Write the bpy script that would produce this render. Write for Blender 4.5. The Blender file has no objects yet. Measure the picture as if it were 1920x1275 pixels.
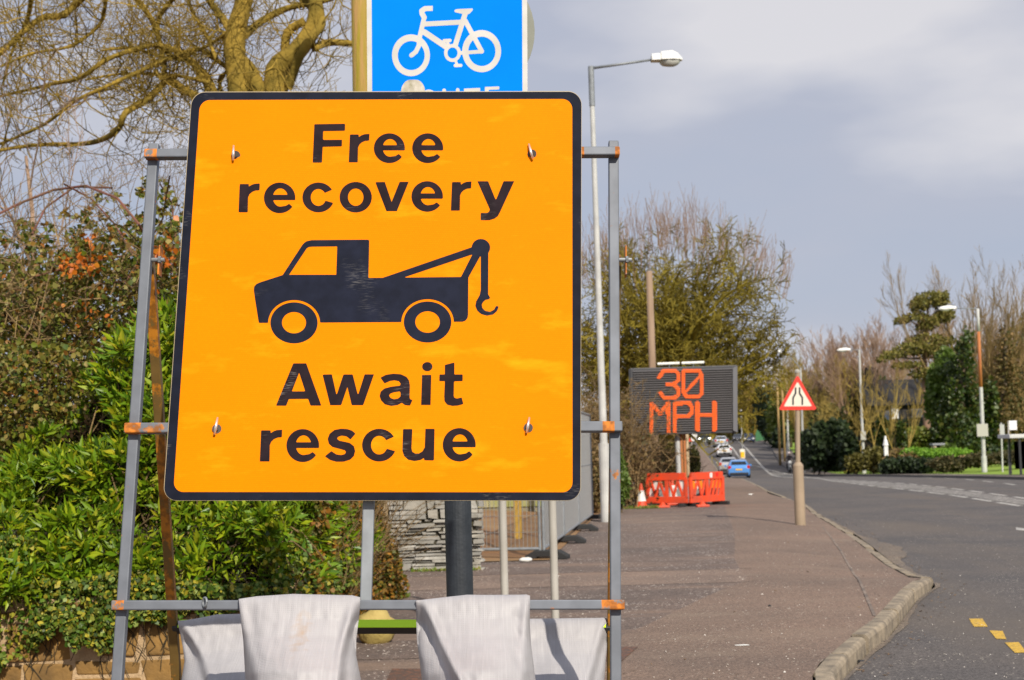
import bpy, math, random
import numpy as np
from mathutils import Vector, Matrix, noise as mnoise
R = math.radians
SC = bpy.context.scene
COL = SC.collection

# ------------------------------------------------------------------ camera
F = 2750.0                       # focal length in photograph pixels (1920 wide)
CZ = 1.5
PITCH, ROLL = math.atan2(840 - 637.5, F), R(1.5)
C0 = Vector((0, 0, CZ))
fw = Vector((0, math.cos(PITCH), math.sin(PITCH)))
r0 = Vector((1, 0, 0)); u0 = Vector((0, -math.sin(PITCH), math.cos(PITCH)))
UP = (u0 * math.cos(ROLL) + r0 * math.sin(ROLL)).normalized()
RT = (r0 * math.cos(ROLL) - u0 * math.sin(ROLL)).normalized()
cam = bpy.data.cameras.new('camera'); camo = bpy.data.objects.new('camera', cam); COL.objects.link(camo)
m3 = Matrix((RT, UP, -fw)).transposed()
camo.matrix_world = Matrix.Translation(C0) @ m3.to_4x4()
cam.sensor_width = 36; cam.lens = F / 1920 * 36; cam.clip_start = .1; cam.clip_end = 6000
cam.dof.use_dof = True; cam.dof.focus_distance = 4.25; cam.dof.aperture_fstop = 9.0
SC.camera = camo

# ------------------------------------------------------------------ light
SUN_EL, SUN_AZ = R(36), R(21)    # azimuth measured from straight behind the camera towards the right
sdir = Vector((math.sin(SUN_AZ) * math.cos(SUN_EL), -math.cos(SUN_AZ) * math.cos(SUN_EL), math.sin(SUN_EL)))
sl = bpy.data.lights.new('sun', 'SUN'); sl.energy = 5.0; sl.angle = R(.6); sl.color = (1, .925, .80)
so = bpy.data.objects.new('sun', sl); COL.objects.link(so)
so.rotation_euler = (-sdir).to_track_quat('-Z', 'Y').to_euler(); so.location = (10, -10, 20)
W = bpy.data.worlds.new('World'); SC.world = W; W.use_nodes = True
nt = W.node_tree; nt.nodes.clear()
def N(t, k, **kw):
    n = t.nodes.new(k)
    for a, b in kw.items(): setattr(n, a, b)
    return n
wo = N(nt, 'ShaderNodeOutputWorld'); mx = N(nt, 'ShaderNodeMixShader')
b1 = N(nt, 'ShaderNodeBackground'); b2 = N(nt, 'ShaderNodeBackground')
sky = N(nt, 'ShaderNodeTexSky'); sky.sky_type = 'NISHITA'; sky.sun_disc = False
sky.sun_elevation = SUN_EL; sky.sun_rotation = math.atan2(sdir.x, sdir.y)
nt.links.new(sky.outputs[0], b1.inputs[0]); b1.inputs[1].default_value = .07
tc = N(nt, 'ShaderNodeTexCoord'); mp = N(nt, 'ShaderNodeMapping'); mp.inputs['Scale'].default_value = (1.25, 1.25, 3.4)
mp.inputs['Location'].default_value = (3.37, .15, .62)
nz = N(nt, 'ShaderNodeTexNoise'); nz.inputs['Scale'].default_value = 2.3; nz.inputs['Detail'].default_value = 5; nz.inputs['Roughness'].default_value = .45
cr = N(nt, 'ShaderNodeValToRGB')
e = cr.color_ramp.elements
e[0].position, e[0].color = .36, (.42, .48, .61, 1); e[1].position, e[1].color = .70, (.75, .735, .765, 1)
x = cr.color_ramp.elements.new(.55); x.color = (.485, .51, .61, 1)
nt.links.new(tc.outputs['Generated'], mp.inputs[0]); nt.links.new(mp.outputs[0], nz.inputs[0]); sz = N(nt, 'ShaderNodeSeparateXYZ'); nt.links.new(tc.outputs['Generated'], sz.inputs[0]); ma = N(nt, 'ShaderNodeMath', operation='MULTIPLY_ADD'); ma.inputs[1].default_value = .25; mi = N(nt, 'ShaderNodeMath', operation='MINIMUM'); mi.inputs[1].default_value = .26; nt.links.new(sz.outputs[2], mi.inputs[0]); nt.links.new(mi.outputs[0], ma.inputs[0]); nt.links.new(nz.outputs[0], ma.inputs[2]); nt.links.new(ma.outputs[0], cr.inputs[0])
nt.links.new(cr.outputs[0], b2.inputs[0]); b2.inputs[1].default_value = 1.05
mx.inputs[0].default_value = .88
nt.links.new(b1.outputs[0], mx.inputs[1]); nt.links.new(b2.outputs[0], mx.inputs[2]); nt.links.new(mx.outputs[0], wo.inputs[0])
SC.view_settings.view_transform = 'Standard'; SC.view_settings.look = 'None'
SC.view_settings.exposure = 0; SC.view_settings.gamma = 1
SC.render.engine = 'CYCLES'; SC.cycles.use_denoising = True
SC.cycles.max_bounces = 5; SC.cycles.diffuse_bounces = 3; SC.cycles.glossy_bounces = 2; SC.cycles.transparent_max_bounces = 6
SC.cycles.caustics_reflective = False; SC.cycles.caustics_refractive = False

# ------------------------------------------------------------------ placing
TY = [-60, 0, 28, 50, 64, 90, 105, 118, 128, 142, 158, 173, 195, 225, 280, 400, 900, 2500]
TZ = [0, 0, 0, -.12, -.3, -.7, -1.0, -1.25, -1.3, -1.1, -.6, -.05, .85, 1.35, 1.8, 3, 8, 20]
def terr(y):
    s = 0
    for k in (-4, -2, 0, 2, 4): s += np.interp(y + k, TY, TZ)
    return float(s / 5)
def ray(px, py): return fw + RT * ((px - 960) / F) - UP * ((py - 637.5) / F)
def at(px, py, Y):
    """the point seen at a photograph pixel at distance Y ahead of the camera"""
    d = ray(px, py); return C0 + d * (Y / d.y)
def ground(px, py, off=0.0):
    d = ray(px, py); Y = 2.0
    while Y < 600:
        z = CZ + d.z * Y / d.y
        if z < terr(Y) + off: break
        Y += .02 if Y < 40 else .1
    return Vector((d.x * Y / d.y, Y, terr(Y) + off))
def base(px, Y, off=0.0):
    """ground point at distance Y under the photograph column px"""
    py = 840
    for _ in range(4):
        p = at(px, py, Y); dz = terr(Y) + off - p.z; py -= dz / Y * F
    p = at(px, py, Y); return Vector((p.x, Y, terr(Y) + off))

# ------------------------------------------------------------------ meshes
class MB:
    def __init__(s): s.v = []; s.f = []; s.m = []; s.cur = 0
    def face(s, idx): s.f.append(tuple(idx)); s.m.append(s.cur)
    def add(s, vs, fs):
        o = len(s.v); s.v.extend([tuple(p) for p in vs])
        for f in fs: s.f.append(tuple(i + o for i in f)); s.m.append(s.cur)
        return o
    def box(s, c, h, ax=None):
        """c centre, h half sizes, ax three axes"""
        c = Vector(c); ax = ax or (Vector((1, 0, 0)), Vector((0, 1, 0)), Vector((0, 0, 1)))
        vs = []
        for k in (-1, 1):
            for j in (-1, 1):
                for i in (-1, 1): vs.append(c + ax[0] * (i * h[0]) + ax[1] * (j * h[1]) + ax[2] * (k * h[2]))
        fs = [(0, 2, 3, 1), (4, 5, 7, 6), (0, 1, 5, 4), (2, 6, 7, 3), (0, 4, 6, 2), (1, 3, 7, 5)]
        if ax[0].cross(ax[1]).dot(ax[2]) < 0: fs = [tuple(reversed(f)) for f in fs]
        s.add(vs, fs)
    def tube(s, pts, rad, n=6, cap=True):
        pts = [Vector(p) for p in pts]
        if not hasattr(rad, '__len__'): rad = [rad] * len(pts)
        o = len(s.v); a = None
        for i, p in enumerate(pts):
            d = (pts[min(i + 1, len(pts) - 1)] - pts[max(i - 1, 0)])
            d = d.normalized() if d.length > 1e-9 else Vector((0, 0, 1))
            if a is None: a = d.orthogonal().normalized()
            else:
                a = a - d * a.dot(d); a = a.normalized() if a.length > 1e-6 else d.orthogonal().normalized()
            b = d.cross(a)
            for k in range(n):
                t = 2 * math.pi * k / n; s.v.append(tuple(p + (a * math.cos(t) + b * math.sin(t)) * rad[i]))
        for i in range(len(pts) - 1):
            for k in range(n):
                k2 = (k + 1) % n; s.face((o + i * n + k, o + i * n + k2, o + (i + 1) * n + k2, o + (i + 1) * n + k))
        if cap:
            s.face([o + k for k in range(n)][::-1]); s.face([o + (len(pts) - 1) * n + k for k in range(n)])
    def cyl(s, a, b, r, n=12, r2=None): s.tube([a, b], [r, r if r2 is None else r2], n)
    def lathe(s, c, prof, n=16):
        """prof: list of (radius, z)"""
        o = len(s.v); c = Vector(c)
        for r, z in prof:
            for k in range(n):
                t = 2 * math.pi * k / n; s.v.append((c.x + r * math.cos(t), c.y + r * math.sin(t), c.z + z))
        for i in range(len(prof) - 1):
            for k in range(n):
                k2 = (k + 1) % n; s.face((o + i * n + k, o + i * n + k2, o + (i + 1) * n + k2, o + (i + 1) * n + k))
        s.face([o + k for k in range(n)][::-1]); s.face([o + (len(prof) - 1) * n + k for k in range(n)])
    def prism(s, poly, d):
        """poly: list of 3-d points, d: extrusion vector"""
        n = len(poly); o = s.add([Vector(p) for p in poly] + [Vector(p) + d for p in poly], [])
        s.face(range(o, o + n)); s.face([o + n + k for k in range(n)][::-1])
        for k in range(n):
            k2 = (k + 1) % n; s.face((o + k, o + n + k, o + n + k2, o + k2))
    def blob(s, c, r, n=10, m=7, seed=0, amp=.15):
        c = Vector(c); o = len(s.v)
        for i in range(m + 1):
            ph = math.pi * i / m
            for k in range(n):
                t = 2 * math.pi * k / n; d = Vector((math.sin(ph) * math.cos(t), math.sin(ph) * math.sin(t), math.cos(ph)))
                q = 1 + amp * mnoise.noise(d * 1.7 + Vector((seed, seed * .7, 0)))
                s.v.append((c.x + d.x * r[0] * q, c.y + d.y * r[1] * q, c.z + d.z * r[2] * q))
        for i in range(m):
            for k in range(n):
                k2 = (k + 1) % n; s.face((o + i * n + k, o + (i + 1) * n + k, o + (i + 1) * n + k2, o + i * n + k2))
    def build(s, name, mat, parent=None, smooth=False, bevel=0, recalc=False):
        me = bpy.data.meshes.new(name)
        off = Vector((0, 0, 0))
        if parent is not None and parent.get('_w'): 
            off = parent['_off']; off = Vector(off)
        vs = [(v[0] - off.x, v[1] - off.y, v[2] - off.z) for v in s.v]
        me.from_pydata(vs, [], s.f)
        ms = mat if isinstance(mat, (list, tuple)) else [mat]
        for q in ms: me.materials.append(q)
        if len(ms) > 1: me.polygons.foreach_set('material_index', s.m)
        if smooth: me.polygons.foreach_set('use_smooth', [True] * len(s.f))
        if recalc:
            import bmesh
            bm = bmesh.new(); bm.from_mesh(me); bmesh.ops.recalc_face_normals(bm, faces=bm.faces); bm.to_mesh(me); bm.free()
        o = bpy.data.objects.new(name, me); COL.objects.link(o)
        if parent is not None:
            o.parent = parent
            if parent.get('_w'): o['_w'] = 1; o['_off'] = parent['_off']
        if bevel:
            b = o.modifiers.new('bevel', 'BEVEL'); b.width = bevel; b.segments = 2; b.limit_method = 'ANGLE'; b.angle_limit = R(40)
        return o
def tag(o, label=None, cat=None, group=None, kind=None):
    if label: o['label'] = label
    if cat: o['category'] = cat
    if group: o['group'] = group
    if kind: o['kind'] = kind
    return o
def thing(name, label, cat, loc, group=None, rz=None):
    """Empty at a thing's base.  Parts are given in world coordinates unless rz is set (then local)."""
    o = bpy.data.objects.new(name, None); COL.objects.link(o); o.location = loc; o.empty_display_size = .1
    if rz is None: o['_w'] = 1; o['_off'] = list(loc)
    else: o.rotation_euler = (0, 0, rz)
    return tag(o, label, cat, group)
def copy_tree(o, parent=None):
    c = o.copy(); COL.objects.link(c); c.parent = parent
    if parent is not None: c.matrix_parent_inverse = Matrix.Identity(4)
    for ch in list(o.children): copy_tree(ch, c)
    return c

# ------------------------------------------------------------------ materials
def mat(name, col, rough=.6, metal=0, var=None, scale=6, detail=4, bump=0, bscale=None, island=None, spec=None, coord='Object', stretch=None, trans=0, coat=0):
    """principled; var = second colour mixed in by noise, island = list of colours picked per loose piece"""
    m = bpy.data.materials.new(name); m.use_nodes = True; t = m.node_tree; p = t.nodes['Principled BSDF']
    p.inputs['Base Color'].default_value = (*col, 1); p.inputs['Roughness'].default_value = rough; p.inputs['Metallic'].default_value = metal
    if spec is not None: p.inputs['Specular IOR Level'].default_value = spec
    if coat: p.inputs['Coat Weight'].default_value = coat
    src = None
    vec = None
    if var is not None or bump:
        c = N(t, 'ShaderNodeTexCoord'); vec = c.outputs[coord]
        if stretch:
            g = N(t, 'ShaderNodeMapping'); g.inputs['Scale'].default_value = stretch; t.links.new(vec, g.inputs[0]); vec = g.outputs[0]
    if island:
        g = N(t, 'ShaderNodeNewGeometry'); r = N(t, 'ShaderNodeValToRGB'); r.color_ramp.interpolation = 'LINEAR'
        el = r.color_ramp.elements
        while len(el) < len(island): el.new(.5)
        for i, cc in enumerate(island): el[i].position = i / max(1, len(island) - 1); el[i].color = (*cc, 1)
        t.links.new(g.outputs['Random Per Island'], r.inputs[0]); src = r.outputs[0]
    if var is not None:
        n = N(t, 'ShaderNodeTexNoise'); n.inputs['Scale'].default_value = scale; n.inputs['Detail'].default_value = detail
        t.links.new(vec, n.inputs[0]); r = N(t, 'ShaderNodeValToRGB'); r.color_ramp.elements[0].position = .35; r.color_ramp.elements[1].position = .65
        t.links.new(n.outputs[0], r.inputs[0]); q = N(t, 'ShaderNodeMix'); q.data_type = 'RGBA'
        t.links.new(r.outputs[0], q.inputs['Factor'])
        if src: t.links.new(src, q.inputs['A'])
        else: q.inputs['A'].default_value = (*col, 1)
        q.inputs['B'].default_value = (*var, 1); src = q.outputs['Result']
    if src: t.links.new(src, p.inputs['Base Color'])
    if bump:
        n = N(t, 'ShaderNodeTexNoise'); n.inputs['Scale'].default_value = bscale or scale * 4; n.inputs['Detail'].default_value = 5
        t.links.new(vec, n.inputs[0]); b = N(t, 'ShaderNodeBump'); b.inputs['Strength'].default_value = bump; b.inputs['Distance'].default_value = .02
        t.links.new(n.outputs[0], b.inputs['Height']); t.links.new(b.outputs[0], p.inputs['Normal'])
    if trans:
        tr = N(t, 'ShaderNodeBsdfTranslucent'); ms = N(t, 'ShaderNodeMixShader'); ms.inputs[0].default_value = trans
        if src: t.links.new(src, tr.inputs[0])
        else: tr.inputs[0].default_value = (*col, 1)
        out = t.nodes['Material Output']; t.links.new(p.outputs[0], ms.inputs[1]); t.links.new(tr.outputs[0], ms.inputs[2]); t.links.new(ms.outputs[0], out.inputs[0])
    m['_src'] = 1
    return m
def emit(name, col, s, base=None):
    m = bpy.data.materials.new(name); m.use_nodes = True; p = m.node_tree.nodes['Principled BSDF']
    p.inputs['Base Color'].default_value = (*(base or col), 1); p.inputs['Emission Color'].default_value = (*col, 1); p.inputs['Emission Strength'].default_value = s
    return m
def aggregate(name, c1, c2, speck, amount=.06, sc=90, bands=None):
    """asphalt: two tones in patches, fine stones, pale chips"""
    m = mat(name, c1, .9, var=c2, scale=.55, detail=7); t = m.node_tree; p = t.nodes['Principled BSDF']
    src = p.inputs['Base Color'].links[0].from_socket
    c = N(t, 'ShaderNodeTexCoord')
    v = N(t, 'ShaderNodeTexVoronoi'); v.inputs['Scale'].default_value = sc; t.links.new(c.outputs['Object'], v.inputs[0])
    sep = N(t, 'ShaderNodeSeparateColor'); t.links.new(v.outputs['Color'], sep.inputs[0])
    # per-stone brightness
    mr = N(t, 'ShaderNodeMapRange'); mr.inputs['To Min'].default_value = .62; mr.inputs['To Max'].default_value = 1.4; t.links.new(sep.outputs[0], mr.inputs[0])
    mul = N(t, 'ShaderNodeMix'); mul.data_type = 'RGBA'; mul.blend_type = 'MULTIPLY'; mul.inputs['Factor'].default_value = 1
    t.links.new(src, mul.inputs['A']); t.links.new(mr.outputs[0], mul.inputs['B'])
    # pale chips
    gt = N(t, 'ShaderNodeMath', operation='GREATER_THAN'); gt.inputs[1].default_value = 1 - amount; t.links.new(sep.outputs[1], gt.inputs[0])
    mk = N(t, 'ShaderNodeTexNoise'); mk.inputs['Scale'].default_value = 1.7; mk.inputs['Detail'].default_value = 4; t.links.new(c.outputs['Object'], mk.inputs[0])
    mk2 = N(t, 'ShaderNodeMapRange'); mk2.inputs['From Min'].default_value = .4; mk2.inputs['From Max'].default_value = .6; t.links.new(mk.outputs[0], mk2.inputs[0])
    pr = N(t, 'ShaderNodeMath', operation='MULTIPLY'); t.links.new(gt.outputs[0], pr.inputs[0]); t.links.new(mk2.outputs[0], pr.inputs[1])
    q = N(t, 'ShaderNodeMix'); q.data_type = 'RGBA'; t.links.new(pr.outputs[0], q.inputs['Factor']); t.links.new(mul.outputs['Result'], q.inputs['A']); q.inputs['B'].default_value = (*speck, 1)
    last = q.outputs['Result']
    if bands:
        g = N(t, 'ShaderNodeMapping'); g.inputs['Scale'].default_value = bands[1]; t.links.new(c.outputs['Object'], g.inputs[0])
        n = N(t, 'ShaderNodeTexNoise'); n.inputs['Scale'].default_value = 1; n.inputs['Detail'].default_value = 5; n.inputs['Roughness'].default_value = .6; t.links.new(g.outputs[0], n.inputs[0])
        r = N(t, 'ShaderNodeMapRange'); r.inputs['From Min'].default_value = .52; r.inputs['From Max'].default_value = .72; r.inputs['To Max'].default_value = bands[2]; t.links.new(n.outputs[0], r.inputs[0])
        q2 = N(t, 'ShaderNodeMix'); q2.data_type = 'RGBA'; t.links.new(r.outputs[0], q2.inputs['Factor']); t.links.new(last, q2.inputs['A']); q2.inputs['B'].default_value = (*bands[0], 1); last = q2.outputs['Result']
    t.links.new(last, p.inputs['Base Color'])
    b = N(t, 'ShaderNodeBump'); b.inputs['Strength'].default_value = .5; b.inputs['Distance'].default_value = .006
    t.links.new(v.outputs['Distance'], b.inputs['Height']); t.links.new(b.outputs[0], p.inputs['Normal'])
    return m
def rusty(name, col, amount=.5, metal=.5, rough=.45, rust=(.42, .13, .02), scale=9):
    m = mat(name, col, rough, metal, var=tuple(c * .78 for c in col), scale=14); t = m.node_tree; p = t.nodes['Principled BSDF']
    src = p.inputs['Base Color'].links[0].from_socket; c = N(t, 'ShaderNodeTexCoord')
    n = N(t, 'ShaderNodeTexNoise'); n.inputs['Scale'].default_value = scale; n.inputs['Detail'].default_value = 9; n.inputs['Roughness'].default_value = .7
    t.links.new(c.outputs['Object'], n.inputs[0]); r = N(t, 'ShaderNodeValToRGB'); r.color_ramp.elements[0].position = .78 - amount * .45; r.color_ramp.elements[1].position = .82 - amount * .45
    t.links.new(n.outputs[0], r.inputs[0]); q = N(t, 'ShaderNodeMix'); q.data_type = 'RGBA'; t.links.new(r.outputs[0], q.inputs['Factor'])
    n2 = N(t, 'ShaderNodeTexNoise'); n2.inputs['Scale'].default_value = 40; t.links.new(c.outputs['Object'], n2.inputs[0])
    r2 = N(t, 'ShaderNodeValToRGB'); r2.color_ramp.elements[0].position = .4; r2.color_ramp.elements[0].color = (*[k * .45 for k in rust], 1); r2.color_ramp.elements[1].position = .6; r2.color_ramp.elements[1].color = (*rust, 1)
    t.links.new(n2.outputs[0], r2.inputs[0]); t.links.new(src, q.inputs['A']); t.links.new(r2.outputs[0], q.inputs['B']); t.links.new(q.outputs['Result'], p.inputs['Base Color'])
    mm = N(t, 'ShaderNodeMapRange'); mm.inputs['To Min'].default_value = metal; mm.inputs['To Max'].default_value = 0; t.links.new(r.outputs[0], mm.inputs[0]); t.links.new(mm.outputs[0], p.inputs['Metallic'])
    return m
def bark(name, c1, c2, sc=4): return mat(name, c1, .9, var=c2, scale=sc, detail=7, bump=1.0, bscale=sc * 6)

M = {}
M['black'] = mat('black_steel', (.02, .021, .024), .5)
M['white'] = mat('white_paint', (.78, .78, .76), .45, var=(.66, .66, .63), scale=9)
M['steel'] = rusty('painted_grey_steel', (.175, .19, .22), .36, .4, .6, (.50, .17, .02), 11)
M['rust'] = rusty('rusty_steel', (.22, .21, .21), .80, .4, .7, (.66, .20, .012), 15)
M['brownrust'] = rusty('brown_rusty_steel', (.21, .13, .035), .66, .3, .5, (.50, .19, .012), 6)
M['galv'] = mat('galvanised_steel', (.27, .29, .31), .5, .3, var=(.20, .215, .23), scale=12)
M['postgrey'] = mat('grey_post_paint', (.44, .42, .38), .6, var=(.36, .34, .30), scale=8, stretch=(1, 1, .4))
M['lamp'] = mat('lamp_column_paint', (.55, .55, .53), .5, var=(.43, .43, .42), scale=3)
# ================================================================== SETTING
KP = [ground(*p) for p in ((1532, 1275), (1543, 1248), (1605, 1193), (1645, 1165), (1700, 1103), (1738, 1078))]
KP2 = [ground(*p) for p in ((1700, 1062), (1660, 1040), (1625, 1012), (1600, 993), (1540, 960), (1500, 938))]
kY = [-30, 2.5, 6] + [p.y for p in KP] + [p.y for p in KP2]; kX = [-6.0, .74, 1.42] + [p.x + .10 for p in KP] + [p.x + .10 - .012 * i for i, p in enumerate(KP2)]
far = [base(1452, 45).x, base(1420, 62).x, base(1400, 80).x, base(1390, 95).x]
kY += [45, 62, 80, 95, 118, 150, 173, 210, 300, 500]; kX += far + [base(1364, 118).x, base(1342, 150).x, base(1328, 173).x, base(1308, 210).x, base(1290, 300).x, base(1280, 500).x]
def kerb(y): return float(np.interp(y, kY, kX))
def line(pts):
    Ps = [ground(px, py, -.12) for px, py in pts]; return [p.y for p in Ps], [p.x for p in Ps]
dl = line(((1920, 950), (1800, 931), (1640, 912), (1560, 902), (1500, 892), (1455, 884), (1420, 874)))
dl = ([0, 15] + dl[0] + [130, 160, 200, 300], [dl[1][0] * .55, dl[1][0] * .78] + dl[1] + [base(1404, 130).x, base(1392, 160).x, base(1372, 200).x, base(1345, 300).x])
du = ([0, 15, 39, 60, 78, 92, 107, 125, 150, 172, 200, 300], [9, 11, base(1920, 39).x, base(1700, 60).x, base(1580, 78).x, base(1520, 92).x, base(1482, 107).x, base(1450, 125).x, base(1428, 150).x, base(1412, 172).x, base(1396, 200).x, base(1380, 300).x])
fk = ([0, 30, 62, 76, 90, 105, 122, 150, 190, 240, 300, 500], [20, 21, base(1920, 62).x, base(1765, 76).x, base(1650, 90).x, base(1565, 105).x, base(1510, 122).x, base(1465, 150).x, base(1446, 190).x, base(1430, 240).x, base(1415, 300).x, base(1400, 500).x])
def fI(t, y): return float(np.interp(y, t[0], t[1]))
def drop(y): return float(np.interp(y, [15.7, 17.0, 33, 36, 90, 110], [0, .1, .1, .02, .02, .06]))
YS = [-40, -20, -8, -2, 1] + [2 + .5 * i for i in range(60)] + [32 + 1.5 * i for i in range(60)] + [122 + 4 * i for i in range(45)] + [310, 360, 430, 500]
def strip(name, mtl, xs, z, ys=YS, kind='structure', parent=None):
    """a sheet whose columns are the functions xs(y); z(x, y) its height"""
    b = MB(); n = len(xs)
    for y in ys:
        for k, fx in enumerate(xs): X = fx(y); b.v.append((X, y, z(X, y, k)))
    for i in range(len(ys) - 1):
        for k in range(n - 1): b.face((i * n + k, i * n + k + 1, (i + 1) * n + k + 1, (i + 1) * n + k))
    o = b.build(name, mtl, parent, smooth=False)
    if kind: tag(o, kind=kind)
    return o
asphalt = aggregate('road_asphalt', (.102, .088, .082), (.076, .069, .069), (.40, .36, .30), .03, 70, ((.13, .105, .085), (.5, .12, 1), .8))
pave = aggregate('pavement_asphalt', (.170, .122, .098), (.120, .090, .077), (.66, .58, .51), .035, 62, ((.25, .17, .12), (.25, 1.5, 1), .8))
patch = aggregate('pavement_asphalt_patch', (.205, .138, .102), (.155, .108, .083), (.5, .44, .36), .02, 80, ((.235, .175, .13), (.3, 1.2, 1), .6))
earth = mat('earth', (.20, .095, .035), .95, var=(.27, .16, .07), scale=.8, bump=.8, bscale=6)
# wide ground to the horizon
b = MB(); gx = [-900, -300, -120, -60, -30, -12, 0, 12, 30, 60, 120, 300, 900]; gy = [-80, -20, 0, 10, 20, 30] + [36 + 6 * i for i in range(45)] + [330, 400, 600, 900, 2400]
for y in gy:
    for X in gx: b.v.append((X, y, terr(y) - .34))
for i in range(len(gy) - 1):
    for k in range(len(gx) - 1): n = len(gx); b.face((i * n + k, i * n + k + 1, (i + 1) * n + k + 1, (i + 1) * n + k))
grassland = mat('grass_ground', (.07, .11, .02), .95, var=(.12, .11, .03), scale=.3)
tag(b.build('ground', grassland), kind='structure')
strip('road', asphalt, [lambda y: kerb(y) + .02, lambda y: kerb(y) * .6 + fI(fk, y) * .4, lambda y: fI(fk, y) - .02], lambda X, y, k: terr(y) - .12)
# pavement: level inside, falling to the dropped kerb at its edge
def pz(X, y, k): 
    d = kerb(y) - .14 - X; t = max(0., min(1., 1 - d / 1.5)); t = t * t * (3 - 2 * t); return terr(y) - drop(y) * t
ysP = [q for q in YS if q < 230]
PB_ = [(-50, 10.75), (10.75, 15.9), (15.9, 17.6), (17.6, 27), (27, 240)]
pvs = [pave] + [aggregate('pavement_asphalt', *q) for q in (((.156, .111, .090), (.108, .081, .069), (.66, .58, .51), .05, 55, ((.24, .16, .115), (.25, 1.3, 1), .8)), ((.222, .157, .120), (.162, .115, .091), (.66, .56, .47), .03, 70, ((.27, .18, .13), (.3, 1.4, 1), .7)))]
for iP, (pa, pb_) in enumerate(PB_):
  strip('pavement', pvs[(0, 1, 2, 1, 0)[iP]], [lambda y: -9 - y * .05, lambda y: -4.5, lambda y: -1.5 if y > 4 else -2.2] + [(lambda y, d=d: kerb(y) - .14 - d) for d in (1.9,)], pz, sorted({pa, pb_} | {q for q in ysP if pa < q < pb_}))
strip('pavement_edge', patch, [(lambda y, d=d: kerb(y) - .14 - d) for d in (1.9, 1.5, 1.1, .75, .4, 0)], lambda X, y, k: pz(X, y, k) + .0, ysP)
# seam along the older surfacing
b = MB()
for px0, py0, px1, py1 in ((1542, 978, 1575, 1020), (1575, 1020, 1606, 1075), (1606, 1075, 1640, 1155)):
    a, c = ground(px0, py0, .003), ground(px1, py1, .003); d = (c - a).normalized(); n = Vector((d.y, -d.x, 0)) * .014
    for i in range(24):
        e0, e1 = a + (c - a) * (i / 24), a + (c - a) * ((i + 1) / 24); q4 = []
        for q in (e0 - n, e0 + n, e1 + n, e1 - n): q4.append(Vector((q.x, q.y, pz(q.x, q.y, 0) + .005)))
        b.add(q4, [(0, 1, 2, 3)])
tag(b.build('pavement_seam', mat('seam', (.12, .095, .08), .9, var=(.26, .2, .16), scale=3)), kind='structure')
kst = mat('kerb_stone', (.34, .275, .195), .85, var=(.17, .14, .105), scale=7, detail=6, bump=.5, bscale=30)
kroot = thing('kerb', None, None, (0, 0, 0)); tag(kroot, kind='structure')
def kerbrun(y0, y1, step, gap=.016):
    y = y0
    while y < y1:
        L = step if y > 20 else step
        a = Vector((kerb(y), y, 0)); c = Vector((kerb(y + L), y + L, 0)); d = c - a; n = d.length; d.normalize(); nn = Vector((d.y, -d.x, 0))
        # step along the true length
        L2 = L * L / n if n > L else L
        c = Vector((kerb(y + L2), y + L2, 0)); mid = (a + c) / 2; hl = (c - a).length / 2 - gap
        h = .12 - drop((y + y + L2) / 2); zt = terr(y + L2 / 2) + .006 - drop(y + L2 / 2)
        b = MB(); j = random.uniform(-.012, .010)
        zt0 = terr(y) + .006 - drop(y); zt1 = terr(y + L2) + .006 - drop(y + L2)
        for zz, w in ((-.25, .0), (-.03, 0.), (0, -.02)):
            pass
        hw = .063
        prof = [(-hw, -.3), (hw, -.3), (hw, -.035), (hw - .012, -.01), (hw - .03, 0), (-hw, 0)]
        vs = []
        for s, zz in ((-hl, zt0 + j), (hl, zt1 + j)):
            for q, z in prof: p = mid + d * s + nn * (q - .07 + j); vs.append((p.x, p.y, zz + z))
        m = len(prof); fs = [tuple(range(m))[::-1], tuple(range(m, 2 * m))] + [(k, (k + 1) % m, m + (k + 1) % m, m + k) for k in range(m)]
        b.add(vs, fs); b.build('kerb_stone', kst, kroot, recalc=True)
        y += L2
random.seed(3)
kerbrun(2.5, 36, .9); kerbrun(36, 200, 6)
# markings
ypaint = mat('yellow_road_paint', (.78, .47, .035), .75, var=(.40, .26, .06), scale=26, detail=7, bump=.5)
wpaint = mat('white_road_paint', (.55, .53, .49), .8, var=(.34, .32, .30), scale=4)
def ribbon(b, pts, w, z):
    for a, c in zip(pts[:-1], pts[1:]):
        d = (c - a); d.z = 0; d.normalize(); n = Vector((d.y, -d.x, 0)) * w / 2
        b.add([a - n, a + n, c + n, c - n], [(0, 1, 2, 3)]) if False else b.add([Vector((q.x, q.y, terr(q.y) - .12 + z)) for q in (a - n, a + n, c + n, c - n)], [(0, 1, 2, 3)])
def dashed(name, t, y0, y1, on, off, w, mtl, z=.004, y2=None):
    b = MB(); y = y0
    while y < y1:
        ribbon(b, [Vector((fI(t, q), q, 0)) for q in np.linspace(y, min(y + on, y1), 3)], w, z); y += on + off
    return tag(b.build(name, mtl), kind='structure')
dashed('road_marking', dl, 6, 112, 2.4, .75, .15, wpaint); dashed('road_marking', dl, 112, 260, 8, .4, .17, wpaint)
dashed('road_marking', du, 6, 100, 2.2, 1.0, .14, wpaint); dashed('road_marking', du, 100, 260, 8, .5, .2, wpaint)
hatch = aggregate('worn_hatching', (.20, .185, .17), (.135, .125, .118), (.48, .45, .41), .22, 16)
strip('road_marking', hatch, [lambda y: fI(dl, y) + .2, lambda y: fI(du, y) - .2], lambda X, y, k: terr(y) - .116, [q for q in YS if 5 < q < 135])
t2 = ([0, 40, 55, 70, 82, 100, 120], [13, base(2020, 40).x, base(1920, 53).x, base(1800, 70).x, base(1690, 85).x, base(1600, 100).x, base(1540, 120).x])
dashed('road_marking', t2, 40, 100, 3, 3.2, .13, wpaint)
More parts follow.
